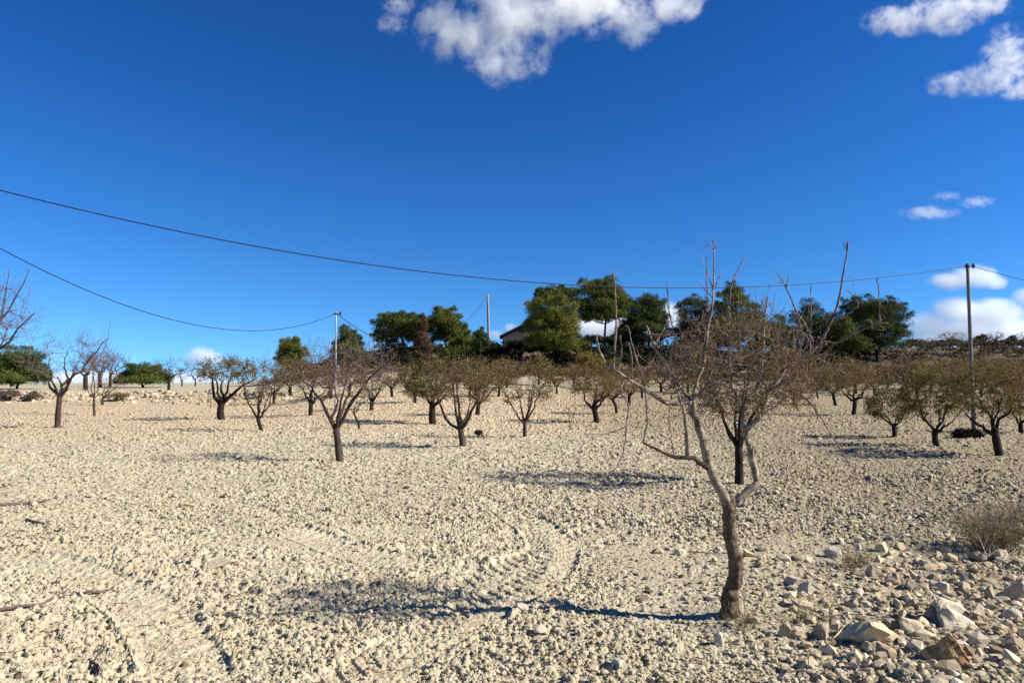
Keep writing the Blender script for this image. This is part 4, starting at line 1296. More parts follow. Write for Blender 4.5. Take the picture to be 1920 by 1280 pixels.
PINES = [
    ("umbrella pine with a wide flat dark crown at the left end of the grove", (768, 672), [(740, 612, 36, 22), (772, 606, 30, 17), (788, 622, 20, 22), (718, 626, 18, 16), (754, 630, 34, 14), (735, 600, 22, 12), (790, 650, 20, 14), (725, 640, 18, 12), (752, 596, 30, 12)], 66, 'pine_dark', 11000, 6),
    ("tall round pine right of the umbrella pine", (838, 672), [(834, 600, 26, 22), (848, 612, 20, 22), (822, 612, 18, 20), (850, 632, 22, 20), (830, 586, 14, 10), (825, 632, 16, 18), (862, 625, 14, 16)], 67, 'pine', 10000, 5),
    ("low bright green conical pine in front of the tall round pine", (860, 678), [(862, 655, 22, 20), (850, 662, 20, 18), (872, 640, 14, 16), (880, 660, 16, 18), (838, 665, 16, 12)], 63, 'pine', 8000, 4),
    ("slim bluish pine left of the wooden pole", (899, 678), [(899, 630, 9, 14), (900, 650, 14, 18), (893, 666, 14, 12), (888, 640, 8, 12), (907, 660, 10, 14)], 66, 'pine_blue', 6000, 3),
    ("broad light olive pine covering the right side of the house", (1036, 690), [(1030, 570, 26, 24), (1045, 592, 34, 24), (1012, 600, 22, 26), (1060, 615, 26, 26), (1030, 630, 34, 24), (1060, 650, 30, 22), (1015, 640, 22, 18), (1000, 580, 14, 16)], 62, 'pine_olive', 15000, 6),
    ("dark pine crown just behind the top of the broad olive pine", (1045, 680), [(1036, 548, 22, 12), (1062, 552, 18, 14), (1016, 556, 12, 12), (1050, 565, 22, 14)], 71, 'pine_dark', 7000, 5),
    ("tallest pine with a bare forked trunk right of the broad olive pine", (1133, 665), [(1100, 550, 24, 22), (1140, 545, 26, 22), (1158, 565, 20, 24), (1115, 575, 26, 18), (1140, 588, 26, 14), (1092, 580, 16, 16), (1125, 532, 20, 10), (1160, 590, 18, 14), (1100, 594, 24, 12), (1168, 575, 12, 20), (1120, 600, 30, 9)], 68, 'pine', 13000, 5),
    ("dense round pine right of the tallest pine", (1215, 672), [(1205, 580, 24, 22), (1225, 590, 24, 24), (1190, 600, 18, 22), (1215, 615, 34, 20), (1240, 612, 14, 22), (1185, 620, 18, 20), (1205, 566, 16, 14), (1232, 575, 14, 18)], 69, 'pine_dark', 9000, 5),
    ("brownish thin pine behind the left shoots of the big foreground tree", (1302, 672), [(1300, 570, 22, 16), (1318, 590, 16, 24), (1286, 590, 18, 24), (1302, 615, 30, 22), (1285, 625, 20, 20), (1320, 625, 20, 20)], 70, 'pine_blue', 7000, 4),
    ("tall conical pine straight behind the big foreground tree", (1385, 672), [(1372, 555, 20, 18), (1385, 575, 30, 20), (1375, 598, 36, 20), (1405, 600, 26, 24), (1350, 600, 18, 28), (1390, 625, 42, 18), (1372, 545, 14, 14), (1420, 615, 18, 26), (1350, 630, 22, 18)], 68, 'pine', 12000, 5),
    ("dull pine right of the tall conical one behind the bare shoots", (1520, 672), [(1520, 580, 18, 18), (1505, 600, 18, 22), (1535, 602, 20, 24), (1520, 625, 38, 22), (1500, 625, 18, 22), (1545, 628, 20, 22)], 71, 'pine_blue', 7000, 5),
    ("big spreading dark pine at the right end of the grove", (1645, 678), [(1625, 575, 30, 20), (1660, 580, 32, 20), (1685, 600, 22, 24), (1640, 610, 36, 22), (1600, 600, 22, 22), (1690, 628, 18, 16), (1655, 635, 36, 20), (1620, 630, 30, 22), (1600, 575, 20, 16), (1668, 650, 34, 14), (1575, 610, 14, 24), (1640, 585, 40, 18)], 66, 'pine_dark', 15000, 6),
    ("younger green pine in front of the big spreading one", (1600, 682), [(1596, 640, 24, 18), (1580, 620, 20, 22), (1610, 650, 24, 14), (1580, 648, 20, 16)], 63, 'pine', 7000, 4),
    ("low dark pine left of the white metal pole", (545, 700), [(545, 650, 18, 16), (555, 664, 18, 14), (534, 664, 14, 14), (545, 678, 24, 12)], 62, 'pine', 5500, 4),
    ("pointed pine right behind the white metal pole", (652, 700), [(650, 626, 13, 14), (652, 644, 22, 16), (640, 655, 16, 14), (665, 655, 16, 14), (652, 668, 28, 12)], 63, 'pine_dark', 6500, 4),
    ("low dark pine in the gap between the tallest pine and the dense round one", (1172, 672), [(1176, 622, 22, 20), (1155, 643, 20, 14), (1195, 636, 22, 18)], 70, 'pine_dark', 5000, 4),
    ("low dark pine under the right side of the thin brownish pine", (1340, 672), [(1336, 622, 24, 24), (1316, 640, 20, 18), (1358, 638, 20, 20), (1285, 645, 26, 14)], 71, 'pine_dark', 5000, 4),
    ("low dark pine right of the tall conical one, hidden by bare shoots", (1452, 672), [(1448, 618, 26, 24), (1432, 635, 22, 20), (1475, 628, 24, 22), (1460, 645, 40, 14)], 70, 'pine', 5500, 4),
    ("low pine filling the gap left of the younger green pine", (1553, 674), [(1554, 622, 20, 24), (1540, 640, 20, 18), (1566, 640, 18, 18)], 69, 'pine_dark', 4500, 4),
    ("spreading dark green pine thicket at the left edge of the photo", (30, 735), [(10, 680, 34, 26), (45, 678, 30, 24), (62, 698, 26, 20), (20, 706, 36, 18), (75, 708, 16, 14), (45, 712, 36, 14), (5, 714, 36, 14), (-20, 690, 30, 28)], 52, 'pine_dark', 10000, 5),
    ("round dark green shrubby pine on the left horizon", (270, 725), [(270, 697, 30, 17), (248, 706, 20, 14), (295, 705, 22, 15), (272, 712, 42, 12), (250, 714, 26, 10), (296, 714, 24, 10)], 60, 'pine_dark', 6500, 5),
]
for i, (lb, bs, bl, d, mt, n, tw) in enumerate(PINES):
    pine(lb, bs, bl, d, mt, n, tw, i)
pine("dead brown conifer between the umbrella pine and the tall round pine", (792, 675), [(792, 612, 6, 20), (790, 640, 14, 22), (795, 660, 16, 14)], 64, 'dead', 3200, 3, 40, "conifer", "dead_conifer", "pines on the bank", sub=14)


def bush(label, px, py, rx, ry, matn, d=None, n=1500, seed=0, group=None, name="bush", ln=0.14, wd=0.06, cat="bush"):
    """py is the foot of the bush"""
    rng = np.random.default_rng(6000 + seed)
    g = hit(px, py) if d is None else at(px, py, d)
    g[2] = float(H(np.array(g[0]), np.array(g[1])))
    dd = g[1]
    k = dd / F
    b0 = g.copy()
    root = thing(name, label, cat, b0, group)
    bl = []
    foot = 640 + F * math.tan(-math.atan2(g[2] - EYE[2], dd) + PITCH)
    for q in range(4):
        bl.append((px + rng.uniform(-0.5, 0.5) * rx, foot - ry * rng.uniform(0.35, 1.2), rx * rng.uniform(0.5, 0.7), ry * rng.uniform(0.5, 0.75), rng.uniform(-0.4, 0.4) * rx * k))
    V, Q = clumps(bl, dd, n, ln, wd, rng, 16)
    V[:, 2] = np.maximum(V[:, 2], b0[2] - 0.02)
    m = MB()
    for q in range(7):
        v = np.array([rng.normal(0, 0.5) * rx * k, rng.normal(0, 0.4) * rx * k, ry * 1.5 * k * rng.uniform(0.6, 1)])
        m.tubes(catmull(np.array([b0 - [0, 0, 0.05], b0 + v * [0.4, 0.4, 0.5], b0 + v]), 5), np.linspace(0.022, 0.006, 5), 4)
    m.build("stems", M['twig_red'], root, b0, True)
    mesh_obj("foliage", V, Q, M[matn], root, False, b0)
    return root


# dark evergreen shrubs along the shaded bank
rb = np.random.default_rng(12)
for i in range(60):
    row = i % 3
    px = 900 + i * 11.7 + rb.uniform(-8, 8)
    d = (61.6, 64.5, 67.5)[row] + rb.uniform(-0.5, 0.5)
    bush("dark evergreen shrub in the shaded hedge along the foot of the pines", px, 672, rb.uniform(24, 36), (rb.uniform(22, 29), rb.uniform(18, 25), rb.uniform(17, 25) if px > 1010 else rb.uniform(6, 9))[row], 'hedge', d, 1700, i, "dark shrubs below the pines", "shrub", 0.2, 0.10)
for i in range(22):
    px = 545 + i * 17.5 + rb.uniform(-8, 8)
    bush("dark scrub bush behind the almond rows left of the house", px, 690, rb.uniform(20, 32), rb.uniform(12, 19) + (6 if i > 7 else 0), ['scrub_green', 'hedge', 'scrub', 'hedge'][i % 4], 62.0 + rb.uniform(-0.6, 4.5), 1300, 50 + i, "scrub bushes left of the house", "bush", 0.17, 0.08)
for i in range(36):
    px = 880 + i * 19.5 + rb.uniform(-10, 10)
    bush("low brown scrub bush on the lower bank below the dark shrubs", px, 690, rb.uniform(16, 28), rb.uniform(7, 12), ['scrub', 'scrub_green', 'scrub', 'scrub_grey'][i % 4], 60.0 + rb.uniform(-1.2, 0.8), 900, 90 + i, "brown scrub on the lower bank", "bush", 0.15, 0.06)
for i in range(108):
    px = 1540 + (i % 27) * 15.5 + rb.uniform(-14, 14)
    row = i // 27
    d = (57.5, 62, 68, 75)[row] + rb.uniform(-2, 2)
    bush("brown scrub bush on the slope at the right behind the tall pole", px, 680, rb.uniform(18, 34), rb.uniform(9, 14) - row, ['scrub', 'scrub_grey', 'scrub', 'scrub_green', 'scrub_grey'][int(rb.integers(0, 5))], d, 750, 130 + i, "scrub bushes on the right slope", "bush", 0.15, 0.06)
bush("dark green round bush on the ridge at the right edge of the photo", 1896, 655, 18, 14, 'hedge', 80, 1400, 200, None, "bush", 0.2, 0.1)
bush("red brown bush on the ridge just right of the tall pole", 1842, 655, 22, 15, 'dead', 79, 1400, 201, None, "bush", 0.18, 0.08)
bush("tan dry bush on the terrace edge left of the round green shrub", 224, 752, 16, 9, 'straw', None, 1300, 202, None, "bush", 0.16, 0.03)
bush("grey dry bush at the left edge below the dark pine thicket", 18, 752, 30, 12, 'scrub_grey', None, 1700, 203, None, "bush", 0.14, 0.04)
bush("small grey bush on the terrace edge behind the slim straight almond", 62, 752, 24, 10, 'scrub_grey', None, 1300, 204, None, "bush", 0.14, 0.04)
bush("heap of dark cut brushwood at the foot of the tall pole", 1812, 823, 30, 8, 'brush', None, 1800, 205, None, "brush_heap", 0.13, 0.03, "brush heap")
bush("little dark weed clump between the tall leaning and fan shaped almonds", 897, 816, 8, 5, 'scrub', None, 350, 206, None, "weed", 0.07, 0.03, "weed")

for i in range(18):
    bush("brown bush in the row along the top of the right ridge", 1708 + i * 12.5 + rb.uniform(-5, 5), 655, rb.uniform(12, 22), rb.uniform(6, 12), ['scrub', 'scrub_grey', 'scrub', 'scrub_green'][i % 4], 77.5 + rb.uniform(-1, 2), 800, 260 + i, "bushes along the right ridge", "bush", 0.15, 0.06)
# bare trees on the right ridge
for i, (px, rx, ry, lb) in enumerate([(1782, 30, 15, "bare spreading tree on the ridge left of the tall pole"), (1742, 18, 9, "low bare thorny tree on the ridge beside the big dark pine"),
                                      (1866, 26, 15, "bare twiggy tree on the ridge right of the tall pole"),
                                      (1916, 20, 14, "bare tree on the ridge cut by the right edge of the photo")]):
    d = 78
    foot = 655
    g = at(px, foot, d)
    # placed on the ridge top
    gz = float(H(np.array(g[0]), np.array(g[1])))
    f = 640 + F * math.tan(-math.atan2(gz - EYE[2], d) + PITCH)
    rng = np.random.default_rng(70 + i)
    b0 = np.array([g[0], g[1], gz])
    root = thing("bare_tree", lb, "tree", b0)
    k = d / F
    m = MB()
    m.tubes(catmull(np.array([b0 - [0, 0, .1], b0 + [0.05, 0, ry * k * 0.4], b0 + [0, 0, ry * k * 0.7]]), 5), np.linspace(0.11, 0.08, 5), 6)
    m.build("trunk", M['bark_dark'], root, b0, True)
    sk = Skel()
    cb = MB()
    Cc = b0 + [0, 0, ry * k * 1.2]
    Rc = np.array([rx, rx * 0.8, ry * 1.0]) * k
    sk.add(np.array([b0, b0 + [0, 0, ry * k * 0.4], b0 + [0, 0, ry * k * 0.7]]), np.array([0.1, 0.09, 0.07]))
    for nn, (r0, r1) in ((10, (0.06, 0.02)), (50, (0.02, 0.011)), (160, (0.012, 0.008))):
        B, rr = attach(crown_points(nn, Cc, Rc, rng, 0.4, -0.3), sk, rng, 5, 0.4, 0.1, 0.8, r0, r1)
        cb.tubes(B, rr, 3)
        sk = Skel()
        sk.add(B, rr, 0.2)
    cb.build("crown", M['twig'], root, b0, True)

# ------------------------------------------------------------------ dry grass, weeds, fallen twigs
def tuft(name, label, px, py, w, h, n, matn, seed, lean=0.35, width=0.004, fine=0, curl=0.2):
    rng = np.random.default_rng(8000 + seed)
    g = hit(px, py)
    g[2] = float(HD(np.array([g[0]]), np.array([g[1]]))[0])
    k = g[1] / F
    W, Hh = w * k / 2, h * k
    a = rng.uniform(0, 6.28, n)
    q = np.sqrt(rng.uniform(0, 1, n))
    A = g + np.stack([np.cos(a) * q * W * 0.55, np.sin(a) * q * W * 0.45, np.full(n, -0.01)], 1)
    T = A + np.stack([np.cos(a) * q * W * lean * rng.uniform(0.4, 1.6, n), np.sin(a) * q * W * lean, Hh * rng.uniform(0.45, 1.0, n) * (1 - 0.35 * q)], 1)
    T[:, :2] += rng.normal(0, 0.12, (n, 2)) * Hh
    C = (A + T) / 2 + rng.normal(0, curl, (n, 3)) * Hh * 0.3
    C[:, 2] += 0.15 * Hh
    B = bez(A, C, T, 6)
    rr = np.linspace(1, 0.35, 6)[None] * (width * rng.uniform(0.5, 1.2, n))[:, None]
    m = MB()
    m.tubes(B, rr, 3)
    root = thing(name, label, "dry grass" if "grass" in name else "weed", g)
    st = m.build("stems", M[matn], root, g)
    if fine:
        sk = Skel()
        sk.add(B, rr, 0.35)
        b2, r2 = twigs(sk, fine, rng, 4, 0.03, 0.14, width * 0.6, width * 0.35, g, 0.4)
        m2 = MB()
        m2.tubes(b2, r2, 3)
        m2.build("twigs", M[matn], root, g)


tuft("dry_grass", "large brown tuft of dry grass at the right edge above the rubble", 1862, 1033, 118, 108, 420, 'straw', 1, 0.75, 0.0017, 1500)
tuft("dry_grass", "pale curling dry grass blades in front of the large brown tuft", 1866, 1052, 60, 60, 16, 'straw_pale', 2, 0.9, 0.004, 0, 0.9)
tuft("dry_weed", "wispy dry weed on the soil above the rubble patch", 1598, 1062, 70, 48, 90, 'straw', 3, 0.8, 0.0018, 200)
tuft("dry_weed", "fine dry weed just right of the big trunk's foot", 1395, 1172, 60, 40, 60, 'straw', 4, 0.9, 0.0016, 120)
tuft("dry_weed", "thin reddish dry stalks left of the large brown tuft", 1738, 1010, 30, 95, 9, 'leaf_brown', 5, 0.4, 0.0025, 40)
tuft("dry_weed", "tangle of dry stalks beside the knobbly grey stone", 1495, 1170, 90, 46, 40, 'straw', 6, 0.9, 0.002, 80)
tuft("dry_weed", "small dry weed on the soil far right of the big trunk", 1905, 985, 40, 60, 60, 'straw', 7, 0.6, 0.002, 150)


def litter():
    rng = np.random.default_rng(4141)
    x, y = polar_sampler(3.4, 14, 38)(520, rng)
    L = rng.uniform(0.03, 0.13, len(x))
    a = rng.uniform(0, 6.28, len(x))
    t = np.linspace(-0.5, 0.5, 4)[None]
    X = x[:, None] + np.cos(a)[:, None] * t * L[:, None] + rng.normal(0, 0.004, (len(x), 4))
    Y = y[:, None] + np.sin(a)[:, None] * t * L[:, None] + rng.normal(0, 0.004, (len(x), 4))
    Z = HD(X.ravel(), Y.ravel()).reshape(X.shape) + 0.008
    m = MB()
    m.tubes(np.stack([X, Y, Z], -1), np.repeat(rng.uniform(0.0015, 0.004, len(x))[:, None], 4, 1), 4)
    tag(m.build("twig_litter", M['twig_red'], None, None), "bits of dead twig littering the soil", None, None, "stuff")


litter()


def twig_on_ground(label, pts, w, seed, side=3):
    rng = np.random.default_rng(8800 + seed)
    P = np.array([hit(*p) for p in pts])
    c = catmull(P, 12)
    c[:, 2] = HD(c[:, 0], c[:, 1]) + 0.012
    c[:, 2] = np.convolve(np.pad(c[:, 2], 2, mode='edge'), np.ones(5) / 5, 'valid') + 0.008
    k = P[0, 1] / F
    r = np.linspace(w, w * 0.35, 12) * k / 2
    m = MB()
    m.tubes(c, r, 6)
    sk = Skel()
    sk.add(c, r, 0.2)
    B, rr = twigs(sk, side, rng, 4, 0.06, 0.2, w * k * 0.3, w * k * 0.15, c.mean(0), 0.1)
    m.tubes(B, rr, 4)
    o = m.build("fallen_branch", M['twig'], None, c[0])
    tag(o, label, "branch", None)


twig_on_ground("dark fallen branch lying on the soil at the left edge", [(-10, 950), (30, 948), (60, 946), (95, 942)], 7, 1, 5)
twig_on_ground("short brown stick on the soil below the fallen branch at the left edge", [(50, 978), (66, 982), (84, 990)], 6, 2, 1)
twig_on_ground("grey fallen stick in the lower left foreground", [(160, 1118), (185, 1116), (212, 1110)], 7, 3, 2)
twig_on_ground("long dark fallen branch at the lower left edge", [(-10, 1160), (40, 1154), (80, 1146), (125, 1118)], 7, 4, 6)
twig_on_ground("bent black twig in the soil at the bottom left", [(168, 1240), (180, 1252), (192, 1266)], 7, 5, 2)
twig_on_ground("thin dry twig curving through the rubble at the bottom right", [(1480, 1266), (1510, 1262), (1545, 1268)], 4, 6, 1)
twig_on_ground("thin stick lying left of the big yellow block", [(1535, 1164), (1575, 1162), (1618, 1162)], 4, 7, 2)
twig_on_ground("thin fallen twig in the soil left of the big trunk", [(1290, 1040), (1330, 1042), (1362, 1040)], 3, 8, 1)

# ------------------------------------------------------------------ poles and cables
def pole(label, px, py_base, top, mt, r, d=None, fittings=True, name="utility_pole"):
    b = hit(px[0], py_base) if d is None else at(px[0], py_base, d)
    b[2] = float(H(np.array(b[0]), np.array(b[1])))
    T = at(px[1], top, b[1])
    root = thing(name, label, "utility pole", b)
    m = MB()
    c = np.linspace(b - [0, 0, 0.3], T, 8)
    m.tubes(c, np.linspace(r * 1.15, r * 0.85, 8), 12)
    m.build("post", M[mt], root, b, True)
    if fittings:
        q = MB()
        q.tubes(np.array([T - [0, 0, 0.10], T - [0, 0, 0.03]]), np.array([r * 1.25, r * 1.25]), 12)
        q.build("band", M['iron'], root, b, True)
        q = MB()
        q.tubes(np.array([T + [-0.1, 0, -0.06], T + [0.2, 0, -0.06]]), np.array([0.014, 0.014]), 6)
        q.build("bracket", M['iron'], root, b, True)
        q = MB()
        cz = np.linspace(-0.06, 0.06, 7)
        q.tubes(np.stack([np.full(7, T[0] + 0.16), np.full(7, T[1]), T[2] - 0.05 + cz], 1), np.array([.02, .04, .028, .045, .028, .04, .02]), 8)
        q.build("insulator", M['iron'], root, b, True)
    return b, T


bR, tR = pole("tall weathered pole in the right mid field behind the leafy almonds", (1826, 1814), 809, 495, 'pole_wood', 0.048)
bL, tL = pole("slim white metal pole behind the wide bare almond", (629, 630), 778, 585, 'pole_metal', 0.032)
bM, tM = pole("grey pole on the bank left of the house", (917, 914.5), 668, 553, 'pole_grey', 0.12, 70, False)
# clamp ring and box part way up the metal pole
kroot = [o for o in COL.objects if o.name.startswith("utility_pole") and "slim white" in o.get("label", "")][0]
q = MB()
jb = at(633, 690, bL[1])
q.box(jb + [0.02, -0.05, 0], (0.07, 0.07, 0.22))
q.build("junction_box", M['pole_metal'], kroot, bL)


def cable(label, A, Bp, pts, r=0.016, name="overhead_cable", fix=True):
    """through photograph pixels, all in the upright plane of the two end points"""
    A, Bp = np.asarray(A), np.asarray(Bp)
    n = np.array([-(Bp - A)[1], (Bp - A)[0], 0])
    n /= np.linalg.norm(n)
    P = [A]
    for p in pts:
        rr = ray(*p)
        t = ((A - EYE) @ n) / (rr @ n)
        P.append(EYE + rr * t)
    P.append(Bp)
    P = np.array(P)
    # smooth sag: a quadratic in the distance along the span, fitted to the sighted points
    s = np.linalg.norm((P - A)[:, :2], axis=1)
    w = np.ones(len(s))
    w[0] = 40 if fix else 0.0
    w[-1] = 40
    c = np.polyfit(s, P[:, 2], 3 if len(pts) > 8 else 2, w=w)
    S = np.linspace(s[0], s[-1], 60)
    X = A[None] + (Bp - A)[None] * (S / s[-1])[:, None]
    X[:, 2] = np.polyval(c, S)
    X[-1] = Bp
    if fix:
        X[0] = A
    A = X[0]
    m = MB()
    m.tubes(X, np.full(60, r), 6)
    o = m.build(name, M['cable'], None, A)
    tag(o, label, "cable")
    return A


hookR = tR + [-0.05, 0, -0.06]
PL1 = at(-320, 205, 9.5)
PL1 = cable("long upper cable sagging from the left edge across the sky to the tall pole", PL1, hookR,
      [(0, 358), (120, 386), (240, 413), (480, 460), (680, 495), (860, 517), (1000, 530), (1150, 538), (1300, 540), (1450, 535), (1600, 525), (1720, 513)], 0.0092, fix=False)
cable("short cable running right from the tall pole to the edge of the photo", tR + [0.14, 0, -0.06], at(2150, 575, 21), [(1870, 512), (1920, 526), (2000, 544)], 0.0092)
PL2 = at(-300, 262, 11.0)
PL2 = cable("lower cable drooping from the left edge to the white metal pole", PL2, tL + [-0.03, 0, -0.06],
      [(0, 466), (60, 497), (130, 529), (240, 574), (330, 602), (430, 617), (520, 618), (580, 606)], 0.0092, fix=False)
cable("cable from the white metal pole running behind the pines to the grey pole", tL + [0.03, 0, -0.06], tM + [-0.05, 0, -0.1],
      [(640, 593), (660, 604), (680, 616), (700, 628), (730, 643), (760, 652), (800, 652), (840, 632), (868, 607), (890, 584)], 0.014)
# the poles beyond the left edge that carry the two cables
for (T, lb) in ((PL1, "pole carrying the upper cable beyond the left edge"), (PL2, "pole carrying the lower cable beyond the left edge")):
    g = np.array([T[0], T[1], float(H(np.array(T[0]), np.array(T[1])))])
    root = thing("utility_pole", lb, "utility pole", g)
    m = MB()
    m.tubes(np.linspace(g - [0, 0, 0.3], T + [0, 0, 0.1], 6), np.linspace(0.075, 0.06, 6), 10)
    m.build("post", M['pole_wood'], root, g, True)
Tq = at(2150, 575, 21)
g = np.array([Tq[0], Tq[1], float(H(np.array(Tq[0]), np.array(Tq[1])))])
root = thing("utility_pole", "pole carrying the short cable beyond the right edge", "utility pole", g)
m = MB()
m.tubes(np.linspace(g - [0, 0, 0.3], Tq + [0, 0, 0.1], 6), np.linspace(0.075, 0.06, 6), 10)
m.build("post", M['pole_wood'], root, g, True)
# stake beside the thick black almond
g = hit(395, 765)
s = MB()
s.tubes(np.array([g - [0, 0, 0.1], g + [0.01, 0, 0.3], g + [0.0, 0, 0.62]]), np.array([0.02, 0.019, 0.017]), 6)
tag(s.build("stake", M['bark_dark'], None, g), "thin dark stake standing left of the thick black trunked almond", "stake")

# ------------------------------------------------------------------ house
def house():
    d = 80.0
    g = at(1000, 640, d)
    gz = float(H(np.array(g[0]), np.array(g[1])))
    b0 = np.array([g[0] + 1.2, d + 3, gz])
    root = thing("house", "low grey house with a shallow pitched roof half hidden by pines", "house", b0)
    xl, xr = at(938, 620, d)[0], at(1085, 620, d)[0]
    ze = at(938, 629, d)[2]            # eaves
    zr = at(990, 602, d)[2]            # ridge
    w = MB()
    x0, x1, y0, y1 = xl + 0.25, xr - 0.2, d + 0.3, d + 7
    # gable wall facing the field
    xm = at(994, 600, d)[0]
    V = np.array([[x0, y0, gz - 0.4], [x1, y0, gz - 0.4], [x1, y0, ze], [xm, y0, zr - 0.15], [x0, y0, ze],
                  [x0, y1, gz - 0.4], [x1, y1, gz - 0.4], [x1, y1, ze], [xm, y1, zr - 0.15], [x0, y1, ze]])
    me = bpy.data.meshes.new("wall")
    me.from_pydata([tuple(v - b0) for v in V], [], [(0, 1, 2, 3, 4), (5, 9, 8, 7, 6), (0, 4, 9, 5), (1, 6, 7, 2)])
    me.materials.append(M['wall_grey'])
    o = bpy.data.objects.new("wall", me)
    COL.objects.link(o)
    o.parent = root
    rf = MB()
    for (xa, za, xb, zb) in ((x0 - 0.35, ze - 0.12, xm, zr), (xm, zr, x1 + 0.35, ze - 0.12)):
        th = 0.14
        V = [[xa, y0 - 0.3, za], [xb, y0 - 0.3, zb], [xb, y1 + 0.3, zb], [xa, y1 + 0.3, za]]
        V += [[p[0], p[1], p[2] + th] for p in V]
        rf.add(np.array(V), [(0, 3, 2, 1), (4, 5, 6, 7), (0, 1, 5, 4), (1, 2, 6, 5), (2, 3, 7, 6), (3, 0, 4, 7)])
    r = rf.build("roof", M['roof'], root, b0)
    # white lean-to on the right, seen through the pine
    lt = MB()
    lx0, lx1 = at(1028, 620, d - 1.5)[0], at(1082, 620, d - 1.5)[0]
    lt.box(((lx0 + lx1) / 2, d - 0.7, (gz + at(1040, 616, d)[2]) / 2), (lx1 - lx0, 1.9, at(1040, 616, d)[2] - gz))
    lt.build("porch", M['wall_white'], root, b0)


house()

# ------------------------------------------------------------------ clouds
def cloud(label, blobs, d, seed, dens=0.01, nscale=3.8, rough=0.72, amp=2.1, thr=0.2, depth=0.6, group="clouds in the sky", aniso=0.0):
    """a real body of vapour: closed lumpy shell with a noise-broken volume; blobs (cx,cy,rx,ry) in photograph pixels"""
    pxm = d / F
    blobs = [(b[0], b[1], b[2] * 1.18, b[3] * 1.2) for b in blobs]
    C = np.array([at(b[0], b[1], d) for b in blobs])
    Rr = np.array([[b[2] * pxm, max(b[2], b[3]) * 0.5 * (1 + depth) * 0.6 * pxm, b[3] * pxm] for b in blobs])
    o0 = C.mean(0)
    S = float(Rr.max())
    mb = MB()
    for c, r in zip(C, Rr):
        mb.add(c + ICO3[0] * r * 1.02, None, ICO3[1])
    m = bpy.data.materials.new("cloud_vapour")
    m.use_nodes = True
    nt = m.node_tree
    nt.nodes.clear()
    out = nt.nodes.new("ShaderNodeOutputMaterial")
    tc = nt.nodes.new("ShaderNodeTexCoord")
    P = tc.outputs["Object"]
    nz = nt.nodes.new("ShaderNodeTexNoise")
    nz.inputs["Scale"].default_value = nscale / S
    nz.inputs["Detail"].default_value = 7
    nz.inputs["Distortion"].default_value = 0.3
    nz.inputs["Roughness"].default_value = rough
    add = nt.nodes.new("ShaderNodeVectorMath")
    add.operation = 'ADD'
    add.inputs[1].default_value = (seed * 37.1 * S, seed * 11.3 * S, 0)
    nt.links.new(P, add.inputs[0])
    nt.links.new(add.outputs[0], nz.inputs["Vector"])
    field = None
    for c, r in zip(C - o0, Rr):
        v = nt.nodes.new("ShaderNodeVectorMath")
        v.operation = 'SUBTRACT'
        v.inputs[1].default_value = c
        nt.links.new(P, v.inputs[0])
        u = nt.nodes.new("ShaderNodeVectorMath")
        u.operation = 'MULTIPLY'
        u.inputs[1].default_value = 1 / r
        nt.links.new(v.outputs[0], u.inputs[0])
        L = nt.nodes.new("ShaderNodeVectorMath")
        L.operation = 'LENGTH'
        nt.links.new(u.outputs[0], L.inputs[0])
        f = math_(nt, 'SUBTRACT', 1.0, L.outputs["Value"])
        field = f if field is None else math_(nt, 'SMOOTH_MAX', field, f, 0.15)
    q = math_(nt, 'ADD', field, math_(nt, 'MULTIPLY', math_(nt, 'SUBTRACT', nz.outputs["Fac"], 0.5), amp * 2))
    q = math_(nt, 'SUBTRACT', q, thr)
    q = math_(nt, 'MULTIPLY', q, 1.35, None, True)
    edge = math_(nt, 'MULTIPLY', field, 3.5, None, True)
    q = math_(nt, 'MULTIPLY', q, edge)
    q = math_(nt, 'MULTIPLY', q, dens * 2.6)
    vs = nt.nodes.new("ShaderNodeVolumeScatter")
    vs.inputs["Color"].default_value = (1, 1, 1, 1)
    vs.inputs["Anisotropy"].default_value = aniso
    nt.links.new(q, vs.inputs["Density"])
    nt.links.new(vs.outputs[0], out.inputs["Volume"])
    o = mb.build("cloud", m, None, o0)
    # one closed shell out of the overlapping lumps
    rm = o.modifiers.new("shell", 'REMESH')
    rm.mode = 'VOXEL'
    rm.voxel_size = S * 0.07
    dg = bpy.context.evaluated_depsgraph_get()
    me = bpy.data.meshes.new_from_object(o.evaluated_get(dg))
    o.modifiers.clear()
    o.data = me
    me.materials.clear()
    me.materials.append(m)
    tag(o, label, "cloud", group)
    return o


cloud("large ragged white cloud at the top centre of the sky", [(960, 25, 120, 70), (1080, 10, 110, 60), (880, 70, 95, 60), (950, 110, 80, 55), (830, 35, 60, 50), (1190, 30, 60, 60), (1260, 10, 70, 35), (1000, -60, 160, 60)], 2400, 1, 0.006)
cloud("small detached wisp left of the large top cloud", [(735, 45, 34, 24), (750, 10, 36, 22)], 2400, 2, 0.004)
cloud("long ragged white cloud at the top right", [(1690, 40, 70, 28), (1770, 25, 80, 42), (1840, 10, 60, 26)], 2400, 3, 0.007)
cloud("ragged white cloud at the right edge below the top right one", [(1890, 110, 50, 62), (1850, 150, 70, 32), (1780, 160, 48, 24), (1910, 165, 50, 26)], 2400, 4, 0.006)
cloud("thin flat wisp, lowest of three over the tall pole", [(1745, 400, 56, 14)], 3000, 5, 0.003)
cloud("small bright wisp, rightmost of three over the tall pole", [(1832, 379, 34, 12)], 3000, 6, 0.004)
cloud("faint wisp, topmost of three over the tall pole", [(1775, 368, 34, 9)], 3000, 7, 0.002)
cloud("flat bottomed puffy cloud behind the top of the tall pole", [(1790, 528, 50, 18), (1830, 520, 50, 24), (1862, 530, 32, 16)], 5000, 8, 0.006, 2.2, 0.55, 0.5, 0.1)
